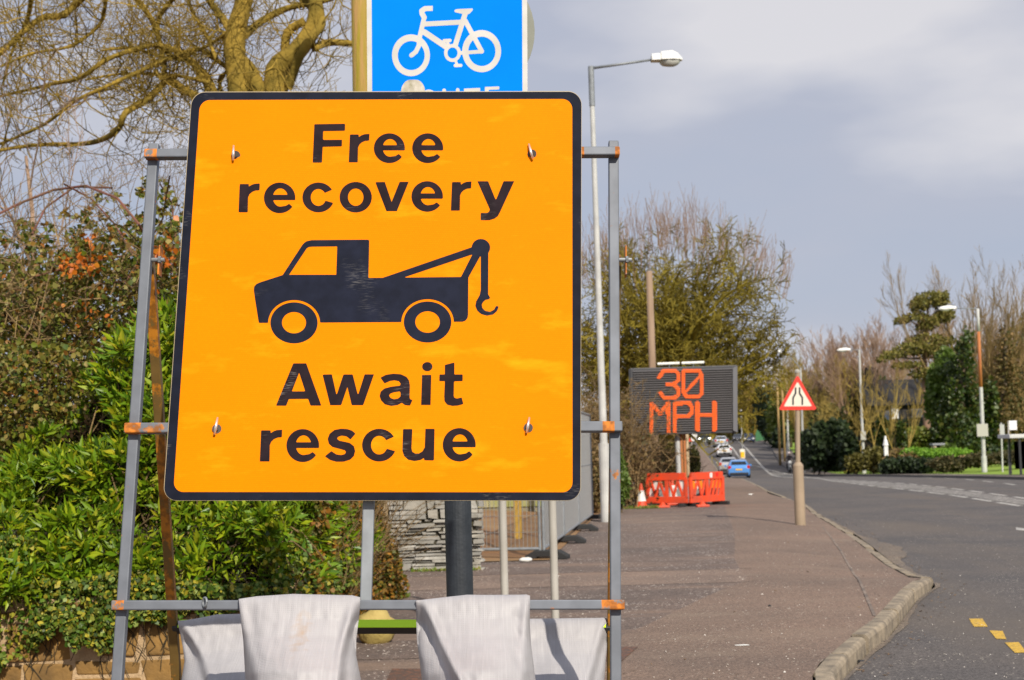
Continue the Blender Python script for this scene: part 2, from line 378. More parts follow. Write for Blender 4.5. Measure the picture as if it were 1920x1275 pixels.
for q in (((1817, 1160), (1842, 1160), (1852, 1175), (1826, 1175)), ((1855, 1182), (1880, 1183), (1887, 1199), (1868, 1198)), ((1884, 1205), (1910, 1204), (1926, 1224), (1903, 1224))):
    b = MB(); b.add([ground(px, py, -.116) for px, py in q], [(3, 2, 1, 0)]); tag(b.build('road_marking', ypaint), kind='structure')
b = MB(); b.add([ground(px, py, -.116) for px, py in ((1905, 989), (1960, 995), (1960, 999), (1905, 993))], [(3, 2, 1, 0)]); tag(b.build('road_marking', wpaint), kind='structure')
# thin joints where the surfacing was laid in strips
jm = mat('joint_tar', (.07, .055, .05), .9, var=(.17, .12, .09), scale=4)
for yj in (10.75, 15.9, 17.6, 27):
    b = MB(); n_ = 26; xs_ = np.linspace(-1.6, kerb(yj) - 1.9, n_)
    for X in xs_: w_ = .012 + .008 * mnoise.noise(Vector((X * 2, yj, 0))); o_y = .03 * mnoise.noise(Vector((X * .8, yj, 4))); b.v += [(X, yj + o_y - w_, terr(yj) + .003), (X, yj + o_y + w_, terr(yj) + .003)]
    for i in range(n_ - 1): b.face((2 * i, 2 * i + 2, 2 * i + 3, 2 * i + 1))
    tag(b.build('pavement_joint', jm), kind='structure')
# loose pale chips and dead leaf scraps
cr_ = random.Random(77); b = MB(); bl_ = MB()
for i in range(1500):
    y = 8.6 + 22 * cr_.random() ** 1.6; X = cr_.uniform(-1.4, kerb(y) + 3.0); on = X < kerb(y) - .16; z0_ = pz(X, y, 0) if on else terr(y) - .12
    if abs(X - kerb(y)) < .2: continue
    s_ = cr_.uniform(.002, .0055) * (1 if cr_.random() < .93 else 2); a_ = cr_.random() * 6.28; q4 = [Vector((X + s_ * math.cos(a_ + k * 1.57) * (1 + .4 * cr_.random()), y + s_ * 1.4 * math.sin(a_ + k * 1.57), z0_ + .004)) for k in range(4)]
    b.add(q4 + [Vector((X, y, z0_ + .004 + s_))], [(0, 1, 4), (1, 2, 4), (2, 3, 4), (3, 0, 4)])
tag(b.build('stone_chips', mat('stone_chip', (.62, .56, .5), .8, island=[(.7, .65, .6), (.5, .43, .36), (.78, .75, .7)])), 'loose pale stone chips scattered over the pavement and road', 'stone chips', kind='stuff')
for i in range(420):
    y = 8.8 + 22 * cr_.random(); X = kerb(y) + (cr_.uniform(.02, .35) if cr_.random() < .7 else cr_.uniform(-1.5, .2)); on = X < kerb(y) - .16
    if abs(X - kerb(y) + .07) < .09: continue
    z0_ = (pz(X, y, 0) if on else terr(y) - .12) + .006; a_ = cr_.random() * 6.28; s_ = cr_.uniform(.008, .026); d_ = Vector((math.cos(a_), math.sin(a_), cr_.uniform(-.1, .25))); n_ = Vector((-d_.y, d_.x, cr_.uniform(-.2, .2))); p_ = Vector((X, y, z0_))
    bl_.add([p_ - d_ * s_, p_ + n_ * s_ * .45, p_ + d_ * s_ + Vector((0, 0, .004)), p_ - n_ * s_ * .45], [(0, 1, 2, 3)])
tag(bl_.build('dead_leaves', mat('dead_leaf', (.2, .11, .05), .8, island=[(.2, .11, .05), (.1, .06, .03), (.28, .17, .08), (.05, .035, .02)])), 'dead leaf scraps lying along the kerb', 'dead leaves', kind='stuff')
# sandy grit washed into the gutter and far side
grit = aggregate('gutter_grit', (.175, .135, .10), (.115, .097, .085), (.4, .32, .22), .05, 60)
b = MB(); pts = [(kerb(y) + .01, y) for y in np.linspace(5, 33, 90)]; n = 0
for i, (X, y) in enumerate(pts):
    w = .03 + .10 * abs(mnoise.noise(Vector((y * .9, 0, 0)))) + (.55 * math.exp(-((y - 21.5) / 2.2) ** 2)) * (.6 + .5 * mnoise.noise(Vector((y * 1.3, 3, 0))))
    b.v += [(X, y, terr(y) - .113), (X + w, y, terr(y) - .113)]
    if i: b.face((2 * i - 2, 2 * i - 1, 2 * i + 1, 2 * i))
tag(b.build('gutter_grit', grit), kind='stuff', label='sandy grit washed along the foot of the kerb', cat='grit')
# far pavement and verge
fp = aggregate('far_pavement', (.16, .125, .10), (.12, .10, .085), (.3, .27, .22), .05, 10)
strip('far_pavement', fp, [lambda y: fI(fk, y) + .12, lambda y: fI(fk, y) + 2.3], lambda X, y, k: terr(y) - .01, [q for q in YS if q > 0])
dk = mat('far_kerb', (.10, .09, .085), .9)
strip('far_kerb', dk, [lambda y: fI(fk, y) - .02, lambda y: fI(fk, y) + .0, lambda y: fI(fk, y) + .13], lambda X, y, k: terr(y) - (.13 if k == 0 else 0), [q for q in YS if q > 0])
verge = mat('verge_grass', (.16, .28, .015), .9, var=(.24, .32, .03), scale=1.2, bump=1, bscale=9)
strip('verge', verge, [lambda y: fI(fk, y) + 2.3, lambda y: fI(fk, y) + 5, lambda y: fI(fk, y) + 14, lambda y: fI(fk, y) + 60], lambda X, y, k: terr(y) + (.0, .03, .5, 1.2)[k], [q for q in YS if q > 0])
# bare soil of the building plot behind the fence and bank under the hedge
WY = 9.5                                   # the wall faces the camera at this distance, then turns back along wallx
def wallx(y): return -1.50 - .012 * (y - 9.5)
strip('soil', earth, [lambda y: -14, lambda y: -6, lambda y: -2.5, lambda y: float(np.interp(y, [19.6, 34, 60], [.42, 1.95, 6.5]))], lambda X, y, k: terr(y) + .012 + (.25 if k in (1, 2) else 0) * min(1, (y - 19.6) / 2) + .0, [19.6, 20.2, 21, 22, 23.5, 25, 28, 31, 34, 40, 48, 60])
strip('bank', mat('bank_shade_dark', (.035, .025, .013), .95, var=(.06, .04, .02), scale=5, bump=.6), [lambda y: -14, lambda y: -2.6, lambda y: wallx(y) - .16], lambda X, y, k: (.6, .6, .5)[k], [9.75, 11, 13, 14.7])  # bank colour darkened to carry the shade in the hedge gaps
# service covers in the pavement
cov = rusty('cast_iron', (.12, .075, .055), .6, .2, .7, (.2, .085, .045), 20)
for nm, lab, q in (('service_cover', 'rusty iron service cover in the pavement behind the lime taped bar', ((735, 1255), (800, 1255), (800, 1330), (700, 1330))),
                   ('service_cover', 'rusty iron service cover beside the right leg of the orange sign', ((1130, 1214), (1196, 1214), (1166, 1240), (1100, 1240)))):
    b = MB(); P4 = [ground(px, py, .003) for px, py in q]; b.prism([P4[3], P4[2], P4[1], P4[0]], Vector((0, 0, .004))); tag(b.build(nm, cov), lab, 'service cover')
# ================================================================== FLAT ARTWORK (outlines as distance fields, cut into faces)
def sd_poly(X, Y, P):
    d = np.full(X.shape, 1e9); ins = np.zeros(X.shape, bool); n = len(P)
    for i in range(n):
        ax, ay = P[i]; bx, by = P[(i + 1) % n]; ex, ey = bx - ax, by - ay; L = ex * ex + ey * ey + 1e-12
        t = np.clip(((X - ax) * ex + (Y - ay) * ey) / L, 0, 1); d = np.minimum(d, (X - ax - t * ex) ** 2 + (Y - ay - t * ey) ** 2)
        c = ((ay > Y) != (by > Y)) & (X < (bx - ax) * (Y - ay) / (by - ay + 1e-12) + ax); ins ^= c
    return np.where(ins, -1, 1) * np.sqrt(d)
def sd_ell(X, Y, cx, cy, rx, ry):
    k = np.hypot((X - cx) / rx, (Y - cy) / ry); return (k - 1) * min(rx, ry)
def sd_line(X, Y, pts, r):
    d = np.full(X.shape, 1e9)
    for (ax, ay), (bx, by) in zip(pts[:-1], pts[1:]):
        ex, ey = bx - ax, by - ay; t = np.clip(((X - ax) * ex + (Y - ay) * ey) / (ex * ex + ey * ey + 1e-12), 0, 1)
        d = np.minimum(d, np.hypot(X - ax - t * ex, Y - ay - t * ey))
    return d - r
def U(*a):
    r = a[0]
    for q in a[1:]: r = np.minimum(r, q)
    return r
def SUB(a, *bs):
    for q in bs: a = np.maximum(a, -q)
    return a
def art(mb, fn, box, step, fmap):
    """fill the inside of fn (<0) over box with faces; fmap turns pixels into points on the sign"""
    x0, y0, x1, y1 = box; xs = np.arange(x0, x1 + step, step); ys = np.arange(y0, y1 + step, step)
    X, Y = np.meshgrid(xs, ys); D = fn(X, Y); cache = {}
    def vert(x, y):
        k = (round(x, 3), round(y, 3))
        if k not in cache: cache[k] = len(mb.v); mb.v.append(tuple(fmap(x, y)))
        return cache[k]
    H, Wd = D.shape
    for j in range(H - 1):
        run = None
        for i in range(Wd):
            full = i < Wd - 1 and D[j, i] <= 0 and D[j, i + 1] <= 0 and D[j + 1, i] <= 0 and D[j + 1, i + 1] <= 0
            if full:
                if run is None: run = i
                continue
            if run is not None:
                mb.face((vert(xs[run], ys[j]), vert(xs[run], ys[j + 1]), vert(xs[i], ys[j + 1]), vert(xs[i], ys[j]))); run = None
            if i == Wd - 1: continue
            q = [(xs[i], ys[j], D[j, i]), (xs[i], ys[j + 1], D[j + 1, i]), (xs[i + 1], ys[j + 1], D[j + 1, i + 1]), (xs[i + 1], ys[j], D[j, i + 1])]
            if min(k[2] for k in q) > 0: continue
            out = []
            for a, c in zip(q, q[1:] + q[:1]):
                if a[2] <= 0: out.append(vert(a[0], a[1]))
                if (a[2] <= 0) != (c[2] <= 0):
                    t = a[2] / (a[2] - c[2]); out.append(vert(a[0] + (c[0] - a[0]) * t, a[1] + (c[1] - a[1]) * t))
            o2 = [k for n, k in enumerate(out) if k != out[n - 1]]
            if len(o2) >= 3: mb.face(o2)
def zp(pts, ox, oy, s): return [(ox + x / s, oy + y / s) for x, y in pts]
def unit(pts, bx): x0, x1, y0, y1 = bx; return [(x0 + x * (x1 - x0), y0 + y * (y1 - y0)) for x, y in pts]
def g_e(bx):
    x0, x1, y0, y1 = bx; w, h = x1 - x0, y1 - y0
    def f(X, Y):
        outer = sd_ell(X, Y, x0 + .5 * w, y0 + .5 * h, .5 * w, .5 * h); ring = SUB(outer, sd_ell(X, Y, x0 + .524 * w, y0 + .488 * h, .238 * w, .298 * h))
        bar = np.maximum(outer, sd_poly(X, Y, unit([(.25, .40), (1.1, .40), (1.1, .574), (.25, .574)], bx)))
        wedge = sd_poly(X, Y, unit([(.53, .574), (1.2, .574), (1.2, 1.03), (.965, .84), (.802, .692), (.70, .76), (.53, .785)], bx))
        return SUB(U(ring, bar), wedge)
    return f
def g_c(bx):
    x0, x1, y0, y1 = bx; w, h = x1 - x0, y1 - y0
    def f(X, Y):
        ring = SUB(sd_ell(X, Y, x0 + .525 * w, y0 + .5 * h, .525 * w, .5 * h), sd_ell(X, Y, x0 + .525 * w, y0 + .5 * h, .25 * w, .285 * h))
        return SUB(ring, sd_poly(X, Y, unit([(.5, .5), (.757, .34), (.987, .238), (1.4, .06), (1.4, .80), (1.0, .68), (.767, .613)], bx)))
    return f
def g_o(bx):
    x0, x1, y0, y1 = bx; w, h = x1 - x0, y1 - y0
    return lambda X, Y: SUB(sd_ell(X, Y, x0 + .5 * w, y0 + .5 * h, .5 * w, .5 * h), sd_ell(X, Y, x0 + .5 * w, y0 + .5 * h, .24 * w, .285 * h))
def g_p(P, *holes): return lambda X, Y: SUB(sd_poly(X, Y, P), *[sd_poly(X, Y, h) for h in holes])
RU = [(.056, .022), (.487, .022), (.479, .117), (.6, .055), (.75, .014), (1, 0), (.985, .24), (.805, .246), (.637, .295), (.513, .377), (.449, .486), (.434, 1), (0, 1)]
def g_r(bx): return g_p(unit(RU, bx))
def fill(mb, f, box, fmap, step=1.6, pad=3): art(mb, f, (box[0] - pad, box[2] - pad, box[1] + pad, box[3] + pad), step, fmap)

# ================================================================== THE ORANGE SIGN ON ITS FRAME
P0 = at(690, 1135, 4.2)
uv = (fw + RT * (155 / F) + UP * ((637.5 + 12000) / F)).normalized()
NF = RT.cross(uv).normalized(); NF = NF if NF.dot(fw) < 0 else -NF
def onp(px, py, n=0.0, P=P0, Nn=NF):
    d = ray(px, py); return C0 + d * ((P + Nn * n - C0).dot(Nn) / d.dot(Nn))
sign = thing('recovery_sign', 'large orange sign reading free recovery await rescue on a rusty grey steel frame', 'road sign', ground(690, 1700))
def bar(a, c, hw, hn, mid_n, mats=None, side=None, ends=None, name='crossbar', par=None, split=()):
    """square tube between two pixels of the frame plane; split: fractions where rust patches begin/end -> material index"""
    A, Cc = onp(*a, mid_n), onp(*c, mid_n); d = (Cc - A); L = d.length; d.normalize(); w = d.cross(NF).normalized()
    b = MB(); cuts = [0] + [q[0] for q in split] + [1]; 
    for i in range(len(cuts) - 1):
        b.cur = 0 if i == 0 and not split else (split[i - 1][1] if i else (ends or 0))
        o = len(b.v)
        if i == 0: b.v += [tuple(A + w * (x * hw) + NF * (y * hn)) for x, y in ((-1, -1), (1, -1), (1, 1), (-1, 1))]; b.face((0, 1, 2, 3))
        b.v += [tuple(A + d * (L * cuts[i + 1]) + w * (x * hw) + NF * (y * hn)) for x, y in ((-1, -1), (1, -1), (1, 1), (-1, 1))]
        n0 = i * 4
        for k in range(4): k2 = (k + 1) % 4; b.face((n0 + k, n0 + 4 + k, n0 + 4 + k2, n0 + k2))
    n0 = (len(cuts) - 1) * 4; b.face((n0 + 3, n0 + 2, n0 + 1, n0))
    return b.build(name, mats or [M['steel'], M['rust']], par or sign, bevel=.0035, recalc=True)
legb = ground(0, 1275)  # only used to keep names tidy
def foot(x_top, y_top, x_bot, y_bot, n=0.0):
    """extend a frame-plane line down to the ground"""
    a, c = onp(x_top, y_top, n), onp(x_bot, y_bot, n); d = c - a; t = (a.z - .01) / -d.z; p = a + d * t; return a, p
def leg(x_top, y_top, x_bot, y_bot):
    a, p = foot(x_top, y_top, x_bot, y_bot); d = (p - a); L = d.length; d.normalize(); w = d.cross(NF).normalized()
    b = MB(); b.box((a + p) / 2, (.0152, .0152, L / 2), (w, NF, d)); return b.build('front_leg', M['steel'], sign, bevel=.0035)
leg(290, 271, 220.5, 1275); leg(1150, 266, 1154.5, 1275)
bar((272.5, 290), (1161.5, 285.6), .0135, .018, .0283, split=((.027, 0), (.885, 1), (.925, 0), (.99, 1)), ends=1)
bar((235, 803.5), (1166.5, 800.5), .0148, .018, .0283, split=((.027, 1), (.034, 0), (.96, 1), (.984, 0)), ends=1)
bar((211, 1135), (1170.5, 1134), .0135, .018, .0283, split=((.025, 0), (.955, 1)), ends=1)
bar((698, 720), (686, 1134), .0165, .012, 0, mats=[M['galv'], M['rust']], name='centre_upright')
# rear prop legs and lower bar
rl = []
for (x0, y0), (x1, y1), mm, yy in (((279, 478), (357.6, 1678), M['brownrust'], 1176), ((1155, 478), (1142, 1678), M['brownrust'], 1176)):
    a = onp(x0, y0, -.03); g = ground(x1, y1); d = (g - a); L = d.length; d.normalize(); w = RT - d * RT.dot(d); w.normalize(); q = d.cross(w)
    b = MB(); b.box((a + g) / 2, (.0145, .0145, L / 2), (w, q, d)); b.build('rear_leg', mm, sign, bevel=.003)
    # point of the leg that shows at row yy
    lo, hi = 0., L
    for _ in range(40):
        m_ = (lo + hi) / 2; p = a + d * m_ - C0; ypx = 637.5 - p.dot(UP) / p.dot(fw) * F
        if ypx < yy: lo = m_
        else: hi = m_
    rl.append((a + d * lo, d, q))
    b = MB(); hx = onp(x0 + 8, 487, 0); b.cyl(hx - RT * .03, hx + RT * .034, .006, 8); b.cyl(hx + RT * .016, hx + RT * .024, .011, 6); b.build('hinge_bolt', M['galv'], sign)
    b = MB(); b.box(hx + RT * .0175 * (1 if x0 > 600 else 1) - NF * .018, (.002, .02, .045), (RT, NF, uv)); b.build('hinge_plate', M['rust'], sign)
lime = mat('lime_tape', (.62, 1.0, .015), .5)
A, Bq = rl[0][0], rl[1][0]; dd = (Bq - A).normalized(); qn = rl[0][1] - dd * rl[0][1].dot(dd); qn.normalize()
if qn.z < 0: qn = -qn
qn = Matrix.Rotation(R(22), 3, dd) @ qn
if qn.y > 0: qn = Matrix.Rotation(R(-44), 3, dd) @ qn
q3 = dd.cross(qn)
b = MB(); b.box((A + Bq) / 2, ((Bq - A).length / 2, .016, .016), (dd, qn, q3)); rb = b.build('rear_bar', mat('shade_dark_bar', (.035, .032, .03), .6), sign, bevel=.003)  # dark tint stands for shade on the bar's downward front face
b = MB(); b.box((A + Bq) / 2 + qn * .0172, ((Bq - A).length / 2 - .02, .0012, .0158), (dd, qn, q3)); b.build('lime_tape', lime, rb)
RBM = (A + Bq) / 2
# eye bolt on the bottom bar
b = MB(); c = onp(384, 1129, .055); b.tube([c + (uv * math.sin(t) + (RT * .55 + NF * .6) * math.cos(t)) * .0125 for t in np.linspace(0, 2 * math.pi, 15)], .0035, 6, False); b.cyl(onp(386, 1139, .04), onp(385, 1136, .058), .004); b.build('eye_bolt', M['galv'], sign, smooth=True)
# plate
def rquad(c, r):
    out = []; n = len(c)
    for i in range(n):
        p, a, q = Vector(c[i]), Vector(c[i - 1]), Vector(c[(i + 1) % n]); u = (a - p).normalized() * r; v = (q - p).normalized() * r
        for t in np.linspace(0, math.pi / 2, 9): out.append(tuple(p + u * (1 - math.sin(t)) + v * (1 - math.cos(t))))
    return out
plateedge = mat('plate_edge', (.42, .33, .2), .5)
def sheet(name, pts, n, mt, par, sh=False):
    b = MB(); b.add([onp(x, y, n) for x, y in pts], [tuple(range(len(pts)))[::-1]]); return b.build(name, mt, par)
o_ = [(359.9, 172.5), (1090.7, 171.5), (1088.8, 938.8), (305.9, 938.8)]
b = MB(); b.prism([onp(x, y, .0465) for x, y in rquad(o_, 26)][::-1], NF * .003); panel = b.build('sign_panel', plateedge, sign, recalc=True)
# scratched black vinyl
def vinyl(name, col, rough, sc):
    m = mat(name, col, rough, var=tuple(k * 1.5 for k in col), scale=22, detail=3); t = m.node_tree; p = t.nodes['Principled BSDF']
    src = p.inputs['Base Color'].links[0].from_socket; c = N(t, 'ShaderNodeTexCoord'); g = N(t, 'ShaderNodeMapping'); g.inputs['Rotation'].default_value = (0, R(28), 0); g.inputs['Scale'].default_value = (45, 45, 420)
    n = N(t, 'ShaderNodeTexNoise'); n.inputs['Scale'].default_value = 1; n.inputs['Detail'].default_value = 6; t.links.new(c.outputs['Object'], g.inputs[0]); t.links.new(g.outputs[0], n.inputs[0])
    p.inputs['Specular IOR Level'].default_value = .1
    n2 = N(t, 'ShaderNodeTexNoise'); n2.inputs['Scale'].default_value = 7.5; n2.inputs['Detail'].default_value = 3; t.links.new(c.outputs['Object'], n2.inputs[0])
    r1 = N(t, 'ShaderNodeMapRange'); r1.inputs['From Min'].default_value = .52; r1.inputs['From Max'].default_value = .66; t.links.new(n.outputs[0], r1.inputs[0])
    r2 = N(t, 'ShaderNodeMapRange'); r2.inputs['From Min'].default_value = .60; r2.inputs['From Max'].default_value = .74; r2.inputs['To Max'].default_value = sc; t.links.new(n2.outputs[0], r2.inputs[0])
    mu = N(t, 'ShaderNodeMath', operation='MULTIPLY'); t.links.new(r1.outputs[0], mu.inputs[0]); t.links.new(r2.outputs[0], mu.inputs[1])
    q = N(t, 'ShaderNodeMix'); q.data_type = 'RGBA'; t.links.new(mu.outputs[0], q.inputs['Factor']); t.links.new(src, q.inputs['A']); q.inputs['B'].default_value = (.42, .40, .38, 1); t.links.new(q.outputs['Result'], p.inputs['Base Color'])
    return m
blk = vinyl('black_border', (.007, .0085, .017), .65, .5); ink = vinyl('black_lettering', (.015, .009, .012), .7, .4); inkb = vinyl('black_emblem', (.0085, .0105, .022), .65, .22)
def orange_mat():
    m = mat('orange_reflective_sheet', (.90, .250, .0), .6, var=(.89, .238, .0), scale=3); t = m.node_tree; p = t.nodes['Principled BSDF']
    src = p.inputs['Base Color'].links[0].from_socket; c = N(t, 'ShaderNodeTexCoord')
    # honeycomb cells of the sheeting
    g = N(t, 'ShaderNodeMapping'); g.inputs['Rotation'].default_value = (R(90), 0, 0); t.links.new(c.outputs['Object'], g.inputs[0])
    br = N(t, 'ShaderNodeTexBrick'); br.inputs['Scale'].default_value = 72; br.inputs['Mortar Size'].default_value = .045; br.inputs['Brick Width'].default_value = .5; br.inputs['Row Height'].default_value = .42
    br.inputs['Color1'].default_value = (1, 1, 1, 1); br.inputs['Color2'].default_value = (.97, .95, .9, 1); br.inputs['Mortar'].default_value = (.93, .88, .8, 1); t.links.new(g.outputs[0], br.inputs[0])
    mu = N(t, 'ShaderNodeMix'); mu.data_type = 'RGBA'; mu.blend_type = 'MULTIPLY'; mu.inputs['Factor'].default_value = 1; t.links.new(src, mu.inputs['A']); t.links.new(br.outputs[0], mu.inputs['B'])
    # yellow scuffs
    g2 = N(t, 'ShaderNodeMapping'); g2.inputs['Rotation'].default_value = (0, R(-24), 0); g2.inputs['Scale'].default_value = (3, 3, 9); t.links.new(c.outputs['Object'], g2.inputs[0])
    n = N(t, 'ShaderNodeTexNoise'); n.inputs['Scale'].default_value = 1.5; n.inputs['Detail'].default_value = 7; n.inputs['Roughness'].default_value = .6; t.links.new(g2.outputs[0], n.inputs[0])
    r = N(t, 'ShaderNodeMapRange'); r.inputs['From Min'].default_value = .57; r.inputs['From Max'].default_value = .80; r.inputs['To Max'].default_value = .5; t.links.new(n.outputs[0], r.inputs[0])
    q = N(t, 'ShaderNodeMix'); q.data_type = 'RGBA'; t.links.new(r.outputs[0], q.inputs['Factor']); t.links.new(mu.outputs['Result'], q.inputs['A']); q.inputs['B'].default_value = (.92, .47, .01, 1)
    t.links.new(q.outputs['Result'], p.inputs['Base Color']); p.inputs['Specular IOR Level'].default_value = .04
    return m
sheet('black_border', rquad([(360.3, 173), (1090.2, 172), (1088.2, 938), (306.5, 938)], 25), .0501, blk, panel)
sheet('orange_face', rquad([(375, 187.5), (1073, 185.5), (1073.5, 923), (325, 922.5)], 19), .0507, orange_mat(), panel)
pm = lambda x, y: onp(x, y, .0512)
def word(name, items, mt=ink):
    b = MB()
    for f, bx in items: fill(b, f, bx, pm)
    return b.build(name, mt, panel)
def pb(P): return (min(p[0] for p in P), max(p[0] for p in P), min(p[1] for p in P), max(p[1] for p in P))
def item(P, *h): return (g_p(P, *h), pb(P))
def iu(g, bx): return (g(bx), bx)
Fp = zp([(133, 88), (528, 82), (527, 172), (246, 177), (244, 290), (489, 288), (487, 373), (241, 379), (231, 582), (111, 582)], 570, 220, 6.857)
word('lettering', [item(Fp), iu(g_r, (653.9, 692.8, 250.9, 304.3)), iu(g_e, (701, 759.1, 249.9, 305.7)), iu(g_e, (772.9, 831, 249.9, 305.7))])
vp = zp([(25, 147), (148, 145), (235, 402), (338, 143), (455, 143), (303, 520), (168, 520)], 700, 320, 6.857)
yp = zp([(1338, 136), (1476, 136), (1575, 380), (1674, 135), (1812, 135), (1625, 540), (1600, 585), (1560, 615), (1490, 637), (1380, 637), (1380, 543), (1465, 543), (1490, 525), (1497, 495)], 700, 320, 6.857)
word('lettering', [iu(g_r, (447.2, 487.2, 343.8, 398)), iu(g_e, (494.9, 553.7, 342.2, 399.6)), iu(g_c, (567.1, 624, 342.2, 398)), iu(g_o, (636.8, 697.2, 341.1, 398.3)), item(vp), iu(g_e, (771.5, 830.5, 339.7, 396.9)), iu(g_r, (845.4, 884, 340.1, 394.8)), item(yp)])
k4 = lambda P: zp(P, 500, 670, 5.0526)
word('lettering', [item(k4([(88, 458), (252, 57), (375, 57), (518, 457), (415, 457), (393, 393), (210, 395), (185, 458)]), k4([(308, 145), (365, 322), (238, 323)])),
    item(k4([(529, 163), (618, 161), (662, 360), (727, 162), (815, 162), (865, 360), (928, 161), (1017, 161), (915, 453), (806, 453), (765, 280), (706, 453), (602, 453)])),
    item(k4([(1078, 192), (1130, 165), (1200, 155), (1270, 160), (1325, 185), (1350, 220), (1357, 270), (1354, 380), (1360, 398), (1383, 403), (1358, 457), (1310, 452), (1280, 430), (1240, 452), (1180, 460), (1120, 445), (1082, 405), (1070, 365), (1080, 325), (1115, 295), (1180, 278), (1265, 268), (1268, 245), (1250, 225), (1210, 217), (1165, 225), (1117, 247)]), k4([(1262, 322), (1200, 332), (1168, 345), (1160, 365), (1175, 385), (1205, 397), (1245, 390), (1268, 370), (1268, 335)])),
    item(k4([(1472, 167), (1560, 166), (1553, 451), (1463, 451)])), (lambda X, Y: sd_ell(X, Y, 801.2, 687.4, 9.7, 8.6), (790, 812, 678, 697)),
    item(k4([(1688, 72), (1779, 48), (1778, 162), (1857, 162), (1857, 225), (1775, 227), (1772, 370), (1782, 385), (1805, 390), (1847, 380), (1864, 442), (1810, 457), (1760, 460), (1710, 448), (1685, 415), (1682, 370), (1688, 225), (1635, 225), (1637, 162), (1688, 162)]))])
k5 = lambda P: zp(P, 470, 785, 4.3636)
word('lettering', [iu(g_r, (487.2, 529.1, 805.6, 865.2)), iu(g_e, (537.1, 598.3, 804.5, 866.3)),
    item(k5([(858, 122), (830, 98), (790, 85), (740, 82), (685, 92), (645, 125), (630, 165), (640, 205), (670, 232), (730, 247), (770, 258), (780, 272), (770, 290), (740, 298), (700, 292), (660, 265), (607, 308), (650, 338), (700, 352), (760, 352), (815, 335), (845, 305), (855, 265), (845, 225), (810, 198), (760, 187), (725, 180), (707, 165), (715, 148), (745, 138), (785, 145), (817, 170)])),
    iu(g_c, (679, 740, 804, 865.2)), item(k5([(1247, 85), (1323, 85), (1316, 240), (1322, 270), (1345, 285), (1375, 285), (1405, 268), (1424, 235), (1430, 83), (1505, 83), (1500, 342), (1420, 340), (1420, 320), (1390, 338), (1340, 346), (1290, 336), (1255, 305), (1241, 260)])), iu(g_e, (830.2, 891.9, 802.6, 865.2))])
k6 = lambda P: zp(P, 460, 430, 5.544); k7 = lambda P: zp(P, 700, 430, 5.544)
truckb = k6([(140, 972), (100, 720), (88, 630), (92, 595), (115, 568), (150, 552), (388, 475), (590, 165), (612, 140), (640, 122), (690, 112), (1270, 107), (1285, 112), (1288, 125), (1280, 505)]) + k7([(908, 495), (988, 493), (985, 890), (978, 925), (955, 950), (930, 960)])
win = k6([(455, 472), (640, 195), (660, 184), (690, 180), (955, 177), (945, 472)])
def kE(o, cx, cy, rx, ry): return (o + cx / 5.544, 430 + cy / 5.544, rx / 5.544, ry / 5.544)
def truck(X, Y):
    body = SUB(sd_poly(X, Y, truckb), sd_poly(X, Y, win))
    body = U(body, sd_poly(X, Y, k7([(100, 503), (1040, 180), (1060, 250), (320, 499), (310, 510), (100, 515)])), sd_poly(X, Y, k7([(908, 500), (1040, 240), (1122, 260), (988, 500)])), sd_ell(X, Y, *kE(700, 1118, 190, 96, 90)),
        sd_poly(X, Y, k7([(1117, 200), (1196, 200), (1194, 675), (1215, 712), (1200, 727), (1165, 733), (1140, 757), (1127, 785), (1135, 820), (1165, 848), (1215, 857), (1255, 835), (1275, 797), (1305, 800), (1285, 850), (1245, 885), (1180, 897), (1120, 880), (1080, 845), (1060, 795), (1070, 745), (1105, 685), (1117, 630)])))
    for w in ((460, 507, 972, 270, 237), (700, 564, 963, 272, 237)): body = SUB(body, sd_ell(X, Y, *kE(*w)))
    for w, h in (((460, 506, 972, 245, 213), (460, 506, 970, 125, 111)), ((700, 564, 963, 247, 213), (700, 564, 963, 128, 112))): body = U(body, SUB(sd_ell(X, Y, *kE(*w)), sd_ell(X, Y, *kE(*h))))
    return body
b = MB(); art(b, truck, (472, 446, 938, 646), 1.6, pm); b.build('tow_truck_emblem', inkb, panel)
# fixing clips
bright = mat('zinc_clip', (.75, .74, .72), .3, .7); wash = mat('washer', (.10, .085, .075), .5, .4)
for (x, y), (xa, ya), (xb, yb), rust_ in (((442, 291), (438, 273), (437, 301), 1), ((997.5, 288.5), (991.5, 270), (999, 298), 1), ((406.5, 804), (408, 783), (402, 815), 1), ((990.5, 802), (992.5, 783), (987.5, 812), 1)):
    b = MB(); b.cyl(onp(x, y, .0505), onp(x, y, .054), .0132, 18); b.cyl(onp(x, y, .054), onp(x, y, .06), .005, 8); wsh = b.build('fixing_clip', wash, panel)
    b = MB(); b.tube([onp(xa, ya, .056), onp((xa + xb) / 2, (ya + yb) / 2, .066), onp(xb, yb, .058)], [.0028, .0042, .0034], 8); b.build('wing_pin', bright, wsh, smooth=True)

